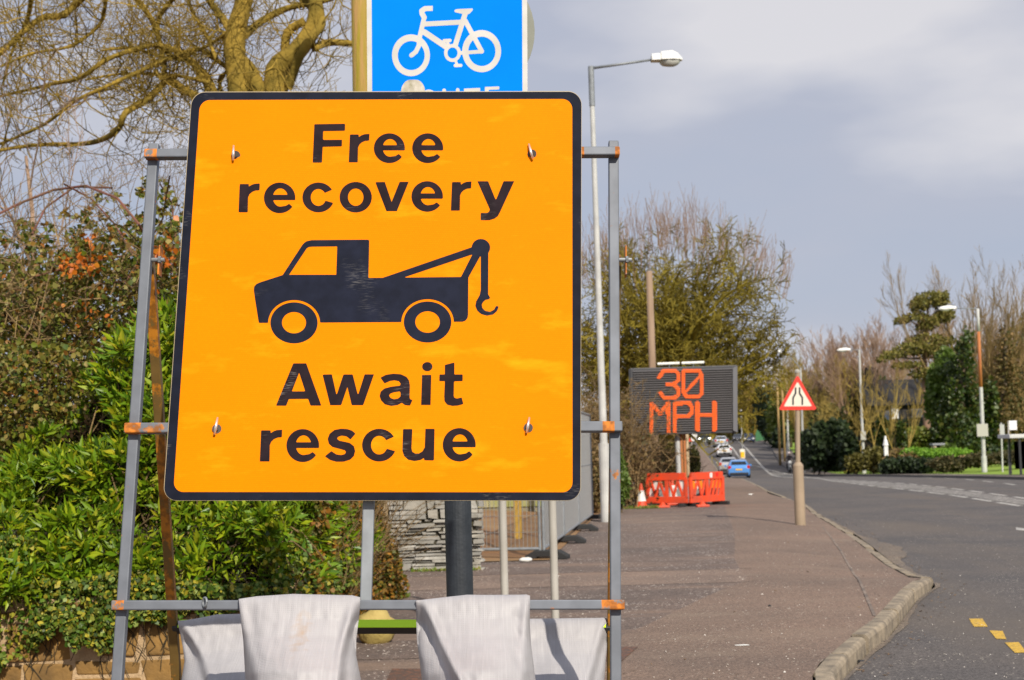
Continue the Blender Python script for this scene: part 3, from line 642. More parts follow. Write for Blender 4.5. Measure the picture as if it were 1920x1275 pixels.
# ================================================================== SANDBAGS
def bagmat(name, stain=None):
    m = mat(name, (.43, .417, .43), .5, var=(.37, .357, .37), scale=5, detail=5); t = m.node_tree; p = t.nodes['Principled BSDF']; src = p.inputs['Base Color'].links[0].from_socket
    c = N(t, 'ShaderNodeTexCoord'); p.inputs['Specular IOR Level'].default_value = .35
    g = N(t, 'ShaderNodeMapping'); g.inputs['Scale'].default_value = (190, 8, .9); t.links.new(c.outputs['Object'], g.inputs[0]); n = N(t, 'ShaderNodeTexNoise'); n.inputs['Scale'].default_value = 1; n.inputs['Detail'].default_value = 3; t.links.new(g.outputs[0], n.inputs[0])
    r = N(t, 'ShaderNodeMapRange'); r.inputs['From Min'].default_value = .5; r.inputs['From Max'].default_value = .72; r.inputs['To Max'].default_value = .22; t.links.new(n.outputs[0], r.inputs[0])
    q = N(t, 'ShaderNodeMix'); q.data_type = 'RGBA'; t.links.new(r.outputs[0], q.inputs['Factor']); t.links.new(src, q.inputs['A']); q.inputs['B'].default_value = (.60, .585, .595, 1); last = q.outputs['Result']
    if stain:
        g3 = N(t, 'ShaderNodeMapping'); g3.inputs['Location'].default_value = [-k for k in stain]; t.links.new(c.outputs['Object'], g3.inputs[0])
        g4 = N(t, 'ShaderNodeMapping'); g4.inputs['Scale'].default_value = (28, 6, 13); t.links.new(g3.outputs[0], g4.inputs[0])
        ln = N(t, 'ShaderNodeVectorMath', operation='LENGTH'); t.links.new(g4.outputs[0], ln.inputs[0])
        n3 = N(t, 'ShaderNodeTexNoise'); n3.inputs['Scale'].default_value = 38; n3.inputs['Detail'].default_value = 5; t.links.new(c.outputs['Object'], n3.inputs[0])
        ad = N(t, 'ShaderNodeMath', operation='MULTIPLY_ADD'); ad.inputs[1].default_value = 2.4; t.links.new(n3.outputs[0], ad.inputs[0]); t.links.new(ln.outputs['Value'], ad.inputs[2])
        r3 = N(t, 'ShaderNodeMapRange'); r3.inputs['From Min'].default_value = 2.1; r3.inputs['From Max'].default_value = 1.2; r3.inputs['To Max'].default_value = .55; t.links.new(ad.outputs[0], r3.inputs[0])
        q3_ = N(t, 'ShaderNodeMix'); q3_.data_type = 'RGBA'; t.links.new(r3.outputs[0], q3_.inputs['Factor']); t.links.new(last, q3_.inputs['A']); q3_.inputs['B'].default_value = (.40, .26, .14, 1); last = q3_.outputs['Result']
    t.links.new(last, p.inputs['Base Color'])
    w = N(t, 'ShaderNodeTexChecker'); w.inputs['Scale'].default_value = 260; g5 = N(t, 'ShaderNodeMapping'); g5.inputs['Scale'].default_value = (1, .02, 1); g5.inputs['Rotation'].default_value = (0, R(42), 0); t.links.new(c.outputs['Object'], g5.inputs[0]); t.links.new(g5.outputs[0], w.inputs[0])
    wv = N(t, 'ShaderNodeMapRange'); wv.inputs['To Min'].default_value = .985; wv.inputs['To Max'].default_value = 1.01; t.links.new(w.outputs[1], wv.inputs[0])
    qw = N(t, 'ShaderNodeMix'); qw.data_type = 'RGBA'; qw.blend_type = 'MULTIPLY'; qw.inputs['Factor'].default_value = 1; t.links.new(last, qw.inputs['A']); t.links.new(wv.outputs[0], qw.inputs['B']); t.links.new(qw.outputs['Result'], p.inputs['Base Color'])
    mm = N(t, 'ShaderNodeMath', operation='ADD'); t.links.new(w.outputs[1], mm.inputs[0]); t.links.new(n.outputs[0], mm.inputs[1])
    b = N(t, 'ShaderNodeBump'); b.inputs['Strength'].default_value = .6; b.inputs['Distance'].default_value = .002; t.links.new(mm.outputs[0], b.inputs['Height']); t.links.new(b.outputs[0], p.inputs['Normal'])
    return m
def sandbag(label, Pb, top, left, right, bulge, seed, ybot=1440, ns=60, nv=64, stain=None, creases=()):
    """Pb point on the bar; outlines in pixels on the upright plane through the bar"""
    Nv = Vector((0, -1, 0)); pm_ = lambda x, y, n: onp(x, y, n, Pb, Nv)
    c0 = pm_((left[0][1] + right[0][1]) / 2, ybot, 0)
    t = thing('sandbag', label, 'sandbag', c0, 'white woven sandbags hung on the sign frame')
    b = MB(); rows = []
    for j in range(nv + 1):
        v = j / nv
        row = []
        for side in (0, 1):
            for i in range(ns + 1):
                u = i / ns if side == 0 else 1 - i / ns
                ty = float(np.interp(u, [k[0] for k in top], [k[1] for k in top])); y = ty + (ybot - ty) * v
                xl = float(np.interp(y, [k[0] for k in left], [k[1] for k in left])); xr = float(np.interp(y, [k[0] for k in right], [k[1] for k in right])); X = xl + (xr - xl) * u
                eu = max(0., 1 - abs(2 * u - 1) ** 2.4) ** .6
                prof = float(np.interp(v, [0, .03, .07, .14, .24, .34, .44, .55, .7, .85, .95, 1], [.0, .020, .030, .044, .090, .175, .245, .27, .25, .18, .09, .0]))
                if side == 0:
                    n = .031 + prof * (.30 + .70 * eu) * bulge
                    # folds running down from the gathered corners
                    ed = abs(2 * u - 1)
                    n += .013 * math.sin(u * 30 * (1 - .35 * v) + 6 * v + seed + 2 * mnoise.noise(Vector((u * 3, v * 2, seed)))) * ed ** 4 * min(1, v * 6) * (1 - .4 * v)
                    n += .012 * mnoise.noise(Vector((u * 2.6 + seed, v * 3.0, seed * 1.7))) * min(1, v * 8) + .003 * (1 - abs(mnoise.noise(Vector((u * 7 + 3 * v + seed, v * 9 - u * 3, 3)))) * 3) * min(1, v * 7) + .002 * mnoise.noise(Vector((u * 19 + seed, v * 16, 3)))
                    for u0_, u1_, sg, dp in creases:      # a fold running down from a top corner; cloth beyond it falls back
                        uc = u0_ + (u1_ - u0_) * min(1, v / .5); q_ = (u - uc) * sg; q_ = max(0., min(1., q_ / .07 + .5)); n -= dp * q_ * q_ * (3 - 2 * q_) * min(1, v * 7)
                        n += dp * .35 * math.exp(-(((u - uc) * sg + .05) / .035) ** 2) * min(1, v * 7)
                else:
                    n = -.018 - .006 * math.sin(u * 9) if v < .12 else -.018 + min(1, (v - .12) / .05) * .03
                    if v < .02: n = .0
                row.append(pm_(X, y, n))
        rows.append(row)
    m = len(rows[0])
    for r in rows: b.v += [tuple(p) for p in r]
    for j in range(nv):
        for k in range(m): k2 = (k + 1) % m; b.face((j * m + k, (j + 1) * m + k, (j + 1) * m + k2, j * m + k2))
    b.face(range(m)); b.face([nv * m + k for k in range(m)][::-1])
    st = None
    if stain: q = pm_(*stain, .07) - c0; st = tuple(q)
    return b.build('bag', bagmat('woven_sack', st), t, smooth=True, recalc=True)
FB = onp(690, 1135, .029)
sandbag('white sandbag with a brown stain over the lower bar', FB, [(0, 1123), (.15, 1118), (.45, 1113.5), (.75, 1115.5), (.93, 1116), (1, 1120)], [(1110, 446), (1160, 451), (1200, 456), (1275, 460), (1440, 468)], [(1110, 676.5), (1150, 674), (1200, 668), (1230, 668), (1275, 677), (1440, 680)], 1.0, 1.3, stain=(570, 1196), creases=((1.02, .84, 1, .055), (-.04, .06, -1, .02)))
sandbag('clean white sandbag bulging in front of the black signpost', FB, [(0, 1126), (.2, 1121), (.45, 1115), (.8, 1116), (.97, 1114.5), (1, 1117)], [(1110, 779), (1200, 781.5), (1275, 791), (1440, 806)], [(1110, 994), (1170, 993.5), (1210, 996), (1275, 1004.5), (1440, 1010)], 1.1, 4.1, creases=((.03, .30, -1, .06), (1.03, .93, 1, .03)))
sandbag('white sandbag with a pointed corner beside the brown rear leg', RBM, [(0, 1164), (.15, 1161), (.35, 1152), (.7, 1150), (1, 1156)], [(1150, 331), (1170, 334), (1215, 343), (1240, 346), (1275, 340), (1440, 336)], [(1150, 545), (1440, 552)], 1.2, 7.7, creases=((.0, .26, -1, .05),))
sandbag('white sandbag crossed by the narrow shadow of a leg', RBM, [(0, 1162), (.3, 1160), (.7, 1159.5), (.97, 1158), (1, 1161)], [(1150, 930), (1440, 925)], [(1150, 1141), (1200, 1139), (1275, 1133), (1440, 1134)], 1.15, 2.6, creases=((1.0, .86, 1, .04),))

# ================================================================== CYCLE ROUTE SIGNPOST
bx0 = base(872.5, 6.0)
post = thing('cycle_signpost', 'black signpost carrying the blue bicycle route sign behind the orange sign', 'signpost', bx0)
darkpost = mat('dark_post_paint', (.018, .023, .030), .55, var=(.027, .033, .042), scale=20, bump=.1)
b = MB(); b.cyl(bx0, bx0 + Vector((0, 0, 3.75)), .0545, 28); b.build('post', darkpost, post, smooth=False)
PB = Vector((0, 5.93, 0)); NB = Vector((0, -1, 0)); bm_ = lambda x, y, n=0.: onp(x, y, n, PB, NB)
wht = mat('sign_white', (.60, .585, .56), .45, var=(.52, .50, .46), scale=11); blu = mat('sign_blue', (.0, .225, .98), .6, var=(.0, .21, .95), scale=5, spec=.03); back = mat('sign_back', (.27, .275, .235), .6, var=(.22, .23, .19), scale=8)
bq = [(687.3, -80), (988, -80), (990, 330), (689.8, 330)]
b = MB(); b.prism([bm_(x, y, 0) for x, y in rquad(bq, 14)][::-1], Vector((0, -.003, 0))); sp = b.build('sign_panel', wht, post, recalc=True)
b = MB(); b.add([bm_(x, y, .0036) for x, y in rquad([(696.6, -70), (978.6, -70), (980.2, 320), (698.6, 320)], 8)], [tuple(range(36))[::-1]]); b.build('blue_face', blu, sp)
k8 = lambda P: zp(P, 680, 0, 5.818)
def e8(X, Y, cx, cy, rx, ry): return sd_ell(X, Y, 680 + cx / 5.818, cy / 5.818, rx / 5.818, ry / 5.818)
def l8(X, Y, P, r): return sd_line(X, Y, k8(P), r / 5.818)
def bike(X, Y):
    d = U(SUB(e8(X, Y, 527, 603, 207, 228), e8(X, Y, 530, 606, 146, 158)), SUB(e8(X, Y, 1298, 558, 212, 230), e8(X, Y, 1300, 560, 148, 160)),
        l8(X, Y, [(672, 190), (625, 390), (612, 500), (580, 565), (532, 603)], 25), np.maximum(l8(X, Y, [(790, 90), (680, 94), (645, 118), (648, 150), (672, 190)], 28), X - (680 + 765 / 5.818)),
        l8(X, Y, [(680, 262), (1080, 241)], 27), l8(X, Y, [(672, 350), (925, 520)], 32), l8(X, Y, [(1118, 150), (1005, 510)], 28), sd_poly(X, Y, k8([(998, 120), (1010, 104), (1040, 98), (1203, 91), (1200, 112), (1165, 150), (1140, 158), (1085, 150), (1010, 134)])),
        l8(X, Y, [(1118, 225), (1298, 560)], 26), l8(X, Y, [(1060, 578), (1300, 562)], 20), e8(X, Y, 980, 578, 92, 98), l8(X, Y, [(922, 452), (948, 510)], 14), l8(X, Y, [(890, 444), (952, 441)], 19), l8(X, Y, [(1010, 660), (1036, 712)], 14), l8(X, Y, [(1010, 715), (1070, 713)], 18))
    return SUB(d, e8(X, Y, 980, 578, 55, 60))
b = MB(); art(b, bike, (732, 6, 944, 146), 1.2, lambda x, y: bm_(x, y, .0042)); b.build('bicycle_emblem', wht, sp)
def rt(X, Y):
    E = sd_poly(X, Y, k8([(1333, 948), (1490, 942), (1490, 976), (1375, 980), (1375, 1030), (1470, 1027), (1470, 1060), (1375, 1063), (1375, 1130), (1490, 1126), (1490, 1160), (1333, 1165)]))
    T = sd_poly(X, Y, k8([(1105, 966), (1282, 958), (1282, 994), (1215, 996), (1215, 1170), (1172, 1172), (1172, 998), (1105, 1000)]))
    Uu = U(l8(X, Y, [(889, 985), (892, 1110), (915, 1150), (965, 1160), (1010, 1145), (1037, 1100), (1037, 980)], 20))
    O = SUB(e8(X, Y, 722, 1080, 88, 104), e8(X, Y, 722, 1080, 48, 64))
    Rr = U(l8(X, Y, [(500, 1180), (500, 1000), (560, 1000), (590, 1030), (560, 1075), (500, 1080)], 20), l8(X, Y, [(545, 1080), (600, 1180)], 20))
    return U(E, T, Uu, O, Rr)
b = MB(); art(b, rt, (758, 158, 942, 206), 1.2, lambda x, y: bm_(x, y, .0042)); b.build('lettering', wht, sp)
stk = mat('lichen_sticker', (.62, .57, .49), .8, var=(.33, .30, .20), scale=24, detail=6)
b = MB(); b.add([bm_(680 + (550 + 130 * math.cos(t)) / 5.818, (988 + 124 * math.sin(t) * (1 + .04 * math.sin(5 * t))) / 5.818, .005) for t in np.linspace(0, 2 * math.pi, 29)[:-1]], [tuple(range(28))]); b.build('round_sticker', stk, sp)
b = MB(); c = at(874, 60, 6.08); b.cyl(c, c + Vector((0, .003, 0)), 131 / F * 6.08, 48); b.build('round_sign_panel', back, post)
for z in (2.95, 3.4): b = MB(); b.cyl(Vector((bx0.x, 6, z)), Vector((bx0.x, 6, z + .04)), .061, 20); b.build('clamp', M['galv'], post)
for px, lab in ((948.5, 'thin grey post nearer the black signpost'), (1042.5, 'thin grey post farther right beneath the orange sign')):
    g = base(px, 11.7); t = thing('sign_post', lab, 'post', g, 'pair of thin grey posts'); b = MB(); b.cyl(g - Vector((0, 0, .1)), g + Vector((0, 0, 2.75)), .031, 16); p_ = b.build('post', M['postgrey'], t, smooth=False)
    b = MB(); b.lathe(g + Vector((0, 0, 2.75)), [(.034, 0), (.034, .02), (.015, .035)], 14); b.build('post_cap', M['black'], t)
# ================================================================== WALLS, POSTS AND FENCE AT THE PLOT
rg = random.Random(11)
def stone_box(b, c, h, ax, j=.012):
    """roughly dressed stone: a box whose corners wander, with a raised middle on the face"""
    vs = []
    for k in (-1, 1):
        for jj in (-1, 1):
            for i in (-1, 1): vs.append(c + ax[0] * (i * h[0] + rg.uniform(-j, j)) + ax[1] * (jj * h[1] + rg.uniform(-j, j) * .6) + ax[2] * (k * h[2] + rg.uniform(-j, j) * .6))
    b.add(vs, [(0, 2, 3, 1), (4, 5, 7, 6), (0, 1, 5, 4), (2, 6, 7, 3), (0, 4, 6, 2), (1, 3, 7, 5)])
sw = mat('brown_sandstone', (.2, .14, .07), .9, island=[(.19, .105, .030), (.30, .165, .042), (.25, .135, .036), (.32, .175, .045), (.22, .135, .045)], var=(.15, .085, .026), scale=5, detail=6, bump=.7, bscale=22)
mort = mat('lime_mortar', (.50, .35, .20), .95, var=(.38, .26, .14), scale=12, bump=.6, bscale=60)
upv = Vector((0, 0, 1))
wt = thing('stone_wall', 'low brown sandstone wall with pale mortar under the ivy', 'wall', (-2.5, WY, 0))
corner = Vector((wallx(WY), WY, 0))
for a, c in ((Vector((-8.5, WY, 0)), corner), (corner, Vector((wallx(14.7), 14.7, 0)))):
  d = (c - a).normalized(); nrm = Vector((d.y, -d.x, 0)); L = (c - a).length
  b = MB(); b.box((a + c) / 2 - nrm * .15 + upv * .22, (L / 2 - .003, .147, .39), (d, nrm, upv)); b.build('mortar_core', mort, wt)
  b = MB(); z = 0.0
  for hh in (.22, .255, .13):
    x = -rg.uniform(0, .1)
    while x < L:
        w = min(rg.uniform(.26, .52), L + .02 - x)
        if w < .08: break
        q = a + d * (x + w / 2) + upv * (z + hh / 2) - nrm * .10
        if rg.random() < .14 and hh > .2:
            stone_box(b, q + upv * hh * .25, (w / 2 - .013, .105, hh * .25 - .012), (d, nrm, upv)); stone_box(b, q - upv * hh * .25, (w / 2 - .013, .104, hh * .25 - .012), (d, nrm, upv))
        else: stone_box(b, q, (w / 2 - .014, .105 + rg.uniform(-.004, .008), hh / 2 - .013), (d, nrm, upv), .034)
        x += w
    z += hh
  b.build('stones', sw, wt, bevel=.014, recalc=True)
# grey slate pier
sl_ = mat('grey_slate', (.3, .29, .27), .8, island=[(.30, .29, .265), (.42, .40, .37), (.22, .215, .20), (.50, .48, .44), (.36, .33, .28), (.27, .265, .26)], var=(.25, .235, .20), scale=6, detail=6, bump=.6, bscale=25)
slc = mat('slate_joint', (.045, .038, .028), .95, var=(.08, .07, .04), scale=9)
xa, xb = base(718, 18.5).x, base(900, 18.5).x; pw = thing('slate_wall', 'dry stone wall of flat grey slates behind the black signpost', 'wall', ((xa + xb) / 2, 18.6, 0))
b = MB(); b.box(((xa + xb) / 2, 18.78, .93), ((xb - xa) / 2 - .03, .24, .95)); b.build('wall_core', slc, pw)
b = MB(); z = -.03
while z < 1.9:
    h = rg.choice((.034, .042, .05, .065, .085, .12)); x = xa - rg.uniform(0, .1)
    while x < xb:
        w = rg.uniform(.12, .48) * (1 if h < .1 else .7); w = min(w, xb - x + .06)
        if h >= .08 and rg.random() < .45:
            stone_box(b, Vector((x + w / 2, 18.6, z + h * .25)), (w / 2 - .006, .11 + rg.uniform(-.02, .03), h * .25 - .004), (r0, Vector((0, 1, 0)), upv), .008); stone_box(b, Vector((x + w / 2, 18.6, z + h * .75)), (w / 2 - .006, .11 + rg.uniform(-.02, .03), h * .25 - .004), (r0, Vector((0, 1, 0)), upv), .008)
        else: stone_box(b, Vector((x + w / 2, 18.6, z + h / 2 + rg.uniform(-.006, .006))), (w / 2 - rg.uniform(.004, .02), .11 + rg.uniform(-.04, .045), h / 2 - rg.uniform(.002, .009)), (r0, Vector((0, 1, 0)), upv), .019)
        x += w
    z += h
b.build('slates', sl_, pw, bevel=.008, recalc=True)
# mossy block wall at the back of the plot
bw = mat('mossy_blocks', (.33, .29, .17), .9, island=[(.32, .28, .17), (.37, .33, .20), (.29, .27, .14)], var=(.24, .25, .05), scale=2.2, detail=5, bump=.4, bscale=25)
xa, xb = base(880, 33).x, base(1012, 33).x; kw = thing('block_wall', 'yellowish mossy block wall at the back of the building plot', 'wall', ((xa + xb) / 2, 33, terr(33)))
b = MB(); z = terr(33) + .22; k = 0
while z < 2.6:
    x = xa - (.22 if k % 2 else 0)
    while x < xb: b.box((x + .22, 33.1, z + .1), (.217, .1, .107)); x += .44
    z += .22; k += 1
b.build('blocks', bw, kw, bevel=.006)
b = MB(); b.box(((xa + xb) / 2, 33.12, (z + terr(33)) / 2), ((xb - xa) / 2, .085, (z - terr(33)) / 2 + .02)); b.build('joints', mat('block_joints', (.22, .19, .12), .95), kw)
# yellow timber post, green telegraph pole, pale post
g = base(972, 23.3); t = thing('timber_post', 'yellow timber post standing in the orange soil behind the fence', 'post', g); b = MB(); b.box(g + upv * .9, (.062, .05, .95)); b.build('post', mat('yellow_timber', (.55, .34, .06), .8, var=(.42, .26, .05), scale=4, stretch=(6, 6, .6)), t, bevel=.006)
pole_m = mat('green_weathered_wood', (.27, .21, .012), .9, var=(.38, .22, .075), scale=5, detail=7, bump=.7, bscale=14, stretch=(5, 5, .35))
def pole(name, lab, cat, px, Y, r1, r2, h, m, n=16, grp=None, extra=None, lean=0):
    g = base(px, Y); t = thing(name, lab, cat, g, grp); b = MB(); b.tube([g - upv * .3, g + upv * h * .5 + r0 * lean * .5, g + upv * h + r0 * lean], [r1, (r1 + r2) / 2, r2], n); b.build('pole', m, t, smooth=True); return t, g
pole('telegraph_pole', 'tall mossy green wooden pole rising left of the blue sign', 'pole', 697, 15.3, .105, .098, 8.5, pole_m)
pale = mat('pale_timber', (.44, .33, .20), .8, var=(.36, .26, .15), scale=3, stretch=(6, 6, .4), bump=.3)
pole('timber_pole', 'pale brown pole with dead leaves round its foot by the slate wall', 'pole', 724, 14.7, .037, .036, 2.9, pale)
g = base(678, 13.6); t = thing('marker_post', 'short yellow marker post in the dead leaves beside the hedge', 'post', g); b = MB(); b.box(g + upv * .14, (.028, .012, .22)); b.build('post', mat('yellow_plastic', (.72, .40, .05), .5), t, bevel=.008)
g = base(706, 11.7); t = thing('boulder', 'rounded yellowish boulder lying behind the lime taped bar', 'stone', g); b = MB(); b.blob(g + upv * .12, (.15, .13, .15), 16, 10, 3, .3); b.build('rock', mat('yellow_stone', (.47, .36, .12), .8, var=(.36, .27, .08), scale=6, bump=.5), t, smooth=True)
# site fence
wire = mat('fence_wire', (.42, .43, .43), .5, .3)
rub = mat('black_rubber', (.022, .022, .023), .8, bump=.3, bscale=30)
def fence_panel(a, c, lab, H=2.0, ribs=36):
    t = thing('mesh_fence', lab, 'fence', (a + c) / 2, 'steel mesh fence panels round the plot'); d = (c - a); L = d.length; d.normalize(); b = MB(); z0 = .14
    A = a + upv * z0; Cc = c + upv * z0
    for q in (A, Cc): b.cyl(q - upv * .05, q + upv * H, .021, 10)
    b.cyl(A, Cc, .021, 10); b.cyl(A + upv * H, Cc + upv * H, .021, 10); b.cyl(A + upv * H * .5, Cc + upv * H * .5, .008, 6)
    b.cyl(A + d * .02, A + d * .28 + upv * .28 - upv * .26, .014, 6)
    b.build('frame', M['galv'], t); b = MB()
    for i in range(1, ribs): q = A + d * (L * i / ribs); b.tube([q, q + upv * H], .0042, 3, False)
    for i in range(1, 9): q = upv * (H * i / 9); b.tube([A + q, Cc + q], .0032, 3, False)
    b.build('wire_mesh', wire, t)
def rubber_foot(p, d, lab):
    t = thing('rubber_block', lab, 'rubber block', p, 'rubber feet of the site fence'); b = MB(); n = Vector((d.y, -d.x, 0)); pr = [(-.29, 0), (-.29, .05), (-.16, .12), (.16, .12), (.29, .05), (.29, 0), (.16, 0), (.12, .035), (-.12, .035), (-.16, 0)]
    b.prism([p + n * x - d * .11 + upv * z for x, z in pr], d * .22); b.build('block', rub, t, bevel=.012, recalc=True)
fl = [base(1020, 19.9), base(1058, 23.0), base(1086, 26.2), base(1112, 30.0)]
labs = ['nearest mesh fence panel running away from the corner behind the orange sign', 'second mesh fence panel from the corner half hidden by a thin grey post', 'farthest mesh fence panel running towards the lamp column']
for i in range(3): fence_panel(fl[i], fl[i + 1] - (fl[i + 1] - fl[i]) * .02, labs[i], ribs=64)
fa = base(830, 20.1); fence_panel(fa, fl[0] - r0 * .05, 'mesh fence panel facing the camera with a low silver bottom rail', ribs=24)
fd = (fl[1] - fl[0]).normalized()
for p, lab in zip(fl, ('black rubber fence foot at the plot corner with a pale stone on it', 'black rubber fence foot under the first joint of the receding fence', 'black rubber fence foot under the second joint of the receding fence', 'farthest black rubber fence foot by the lamp column')): rubber_foot(p + r0 * (.05), fd if p is not fl[0] else Vector((.25, 1, 0)).normalized(), lab)
g = base(988, 19.6); g.z = .15; t = thing('pebble', 'small white stone lying on the black rubber foot', 'stone', g); b = MB(); b.blob(base(986, 19.45) + upv * .03, (.085, .05, .035), 10, 6, 2, .2); b.build('rock', M['white'], t, smooth=True)

# ================================================================== STREET LAMPS
bowl = mat('lamp_bowl', (.5, .5, .46), .15, spec=.6); lcan = mat('lamp_canopy', (.72, .72, .70), .35)
def lamp(lab, foot_px, Y, top, head, r1, r2, group='street lamps along the road', paint=None, sleeve=True, hl=.62, two=False, rustband=False, curved=False):
    g = base(foot_px, Y); tp = at(*top, Y); hd = at(*head, Y)
    t = thing('street_lamp', lab, 'street lamp', g, group); b = MB(); q = lambda s: g + (tp - g) * s
    if rustband:
        b.tube([q(0), q(.10)], [r1 * 1.35] * 2, 12); b.tube([q(.10), q(.52)], [r1, (r1 + r2) / 2], 12); b.build('column', paint or M['lamp'], t, smooth=False); b = MB(); b.tube([q(.52), q(.86)], [(r1 + r2) / 2, r2], 12); b.build('column_upper', mat('rust_bloom', (.55, .20, .04), .8, var=(.36, .12, .05), scale=.9, stretch=(1, 1, .6)), t, smooth=True); b = MB(); b.tube([q(.86), tp], [r2, r2], 12); b.build('column_tip', paint or M['lamp'], t, smooth=True)
    else:
        b.tube([q(0), q(.17)], [r1 * 1.4] * 2, 14); b.tube([q(.17), q(.92), tp], [r1, r2, r2 * .9], 14); b.build('column', paint or M['lamp'], t, smooth=False)
        if sleeve: b = MB(); b.tube([q(.915), q(1.004)], [r2 * 1.25] * 2, 14); b.build('sleeve', M['galv'], t)
    b = MB(); dirv = (hd - tp); 
    if curved: b.tube([tp - upv * .2] + [tp + dirv * s + upv * (.5 * math.sin(s * math.pi / 2) - dirv.z * s * .0) * (1 - .55 * s) for s in (.1, .25, .45, .7, 1)], r2 * .6, 8); hd = hd + upv * .225
    else: b.tube([tp, hd], [.03, .024], 8)
    b.build('bracket_arm', M['galv'], t, smooth=True)
    dn = Vector((dirv.x, dirv.y, 0)).normalized(); sd_ = Vector((-dn.y, dn.x, 0)); b = MB(); o = 0; n = 10
    for s, w, hgt in ((-.02, .07, .10), (.0, .12, .17), (.17, .13, .18), (.19, .16, .22), (.42, .17, .24), (hl * .86, .13, .17), (hl, .05, .06)):
        for k in range(n + 1): tt = math.pi * k / n; b.v.append(tuple(hd + dn * s + sd_ * (w * math.cos(tt)) + upv * (hgt * math.sin(tt) * .9 - .03)))
    for i in range(6):
        for k in range(n): b.face((i * 11 + k, i * 11 + k + 1, (i + 1) * 11 + k + 1, (i + 1) * 11 + k))
        b.face((i * 11, (i + 1) * 11, (i + 1) * 11 + n, i * 11 + n))
    b.face(range(11)); hp = b.build('lantern', lcan, t, smooth=False, recalc=True)
    b = MB(); b.blob(hd + dn * (hl * .6) - upv * .035, (hl * .36, .14, .125), 14, 8); b.build('glass_bowl', bowl, hp, smooth=True)
    return t
lamp('tall pale street lamp rising beside the right leg of the orange sign', 1137, 29.3, (1108, 128), (1222, 112), .075, .048)
LA = lamp('street lamp with a rusty orange upper column on the far right verge', 1846, 84, (1833, 579), (1792, 578), .115, .085, rustband=True, hl=1.0)
LB = lamp('plain grey street lamp in front of the bare trees', 1620, 112, (1611, 656), (1594, 656), .12, .08, hl=1.0, sleeve=False)
lamp('street lamp with curved arm behind the triangular sign', 1507, 128, (1501, 690), (1466, 664), .11, .08, hl=1.0, sleeve=False, curved=True)
lamp('street lamp with flat arm left of the triangular sign', 1478, 165, (1475, 693), (1460, 690), .12, .09, hl=1.1, sleeve=False)
lamp('smallest street lamp near the far bend of the road', 1460, 215, (1457, 725), (1442, 724), .12, .1, hl=1.1, sleeve=False)
brownpole = mat('brown_pole_wood', (.33, .23, .16), .9, var=(.25, .17, .11), scale=2, stretch=(4, 4, .4), bump=.5)
pole('telegraph_pole', 'bare brown wooden pole rising behind the electronic speed sign', 'pole', 1231, 49, .135, .11, at(1220, 502, 49).z, brownpole)
pole('metal_post', 'slender pale metal post behind the electronic speed sign', 'post', 1269, 80, .09, .075, at(1265, 588, 80).z - terr(80), M['lamp'])
for px, Y, py, lab in ((1463, 150, 770, 'leftmost brown timber pole behind the triangular sign'), (1472, 156, 771, 'second brown timber pole left of the triangular sign'), (1494, 146, 772, 'brown timber pole hidden partly by the triangular sign post')):
    pole('timber_pole', lab, 'pole', px, Y, .13, .11, at(px, py - 45, Y).z - terr(Y), mat('ochre_pole', (.34, .23, .09), .9), 8, 'brown timber poles by the far hedge')

# ================================================================== ELECTRONIC SPEED SIGN
YV = 37.8; PV = Vector((0, YV, 0)); fv = lambda x, y, n=0.: onp(x, y, n, PV, NB)
g = base(1290, YV); vm = thing('variable_message_sign', 'dark electronic sign board showing 30 MPH in orange lights', 'electronic sign', g)
vq = [(1181, 690.5), (1382.5, 684.5), (1383, 811.5), (1185, 816.5)]
b = MB(); b.prism([fv(x, y, 0) for x, y in vq], Vector((0, .42, 0))); bd = b.build('sign_board', mat('sign_case', (.045, .045, .05), .5), vm, recalc=True, bevel=.02)
b = MB(); b.prism([fv(x, y, .0) for x, y in ((1373.5, 690), (1382, 686), (1382.5, 811), (1374, 807))][::-1], Vector((0, -.05, 0))); b.build('side_frame', mat('side_frame', (.13, .13, .14), .5), bd, recalc=True)
b = MB()
for i in range(27):
    f = (i + .5) / 27; l = fv(1187 + 2 * f, 695 + 117 * f, 0); r = fv(1373, 690 + 116 * f, 0); dz = 116 / 27 / F * YV * .5
    o = b.add([l + Vector((0, -.002, dz * .8)), r + Vector((0, -.002, dz * .8)), r + Vector((0, -.045, -dz * .2)), l + Vector((0, -.045, -dz * .2)), r + Vector((0, -.004, -dz * .75)), l + Vector((0, -.004, -dz * .75))], [(0, 3, 2, 1), (3, 5, 4, 2)])
b.build('louvres', mat('louvre_grey', (.10, .094, .096), .65), bd)
kv = lambda P: zp(P, 1160, 640, 3.985)
def lv(X, Y, P, r): return sd_line(X, Y, kv(P), r / 3.985)
def leds(X, Y):
    return U(lv(X, Y, [(303, 268), (335, 220), (425, 220), (446, 245), (446, 290), (410, 320), (365, 320)], 13), lv(X, Y, [(410, 320), (446, 355), (446, 398), (420, 420), (340, 420), (312, 385)], 13),
        lv(X, Y, [(488, 222), (600, 216), (618, 250), (618, 395), (598, 412), (512, 414), (485, 385), (486, 225)], 12.5), lv(X, Y, [(495, 385), (612, 255)], 10.5),
        lv(X, Y, [(247, 672), (247, 468), (310, 540), (370, 464), (372, 668)], 14.5), lv(X, Y, [(420, 668), (420, 462), (528, 460), (545, 490), (545, 535), (522, 560), (425, 562)], 14.5),
        lv(X, Y, [(590, 460), (590, 662)], 15), lv(X, Y, [(715, 457), (715, 660)], 15), lv(X, Y, [(590, 553), (715, 550)], 14.5))
b = MB(); gx_, gy_ = np.meshgrid(np.arange(1210, 1352, 2.3), np.arange(686, 816, 2.3)); dd_ = leds(gx_, gy_)
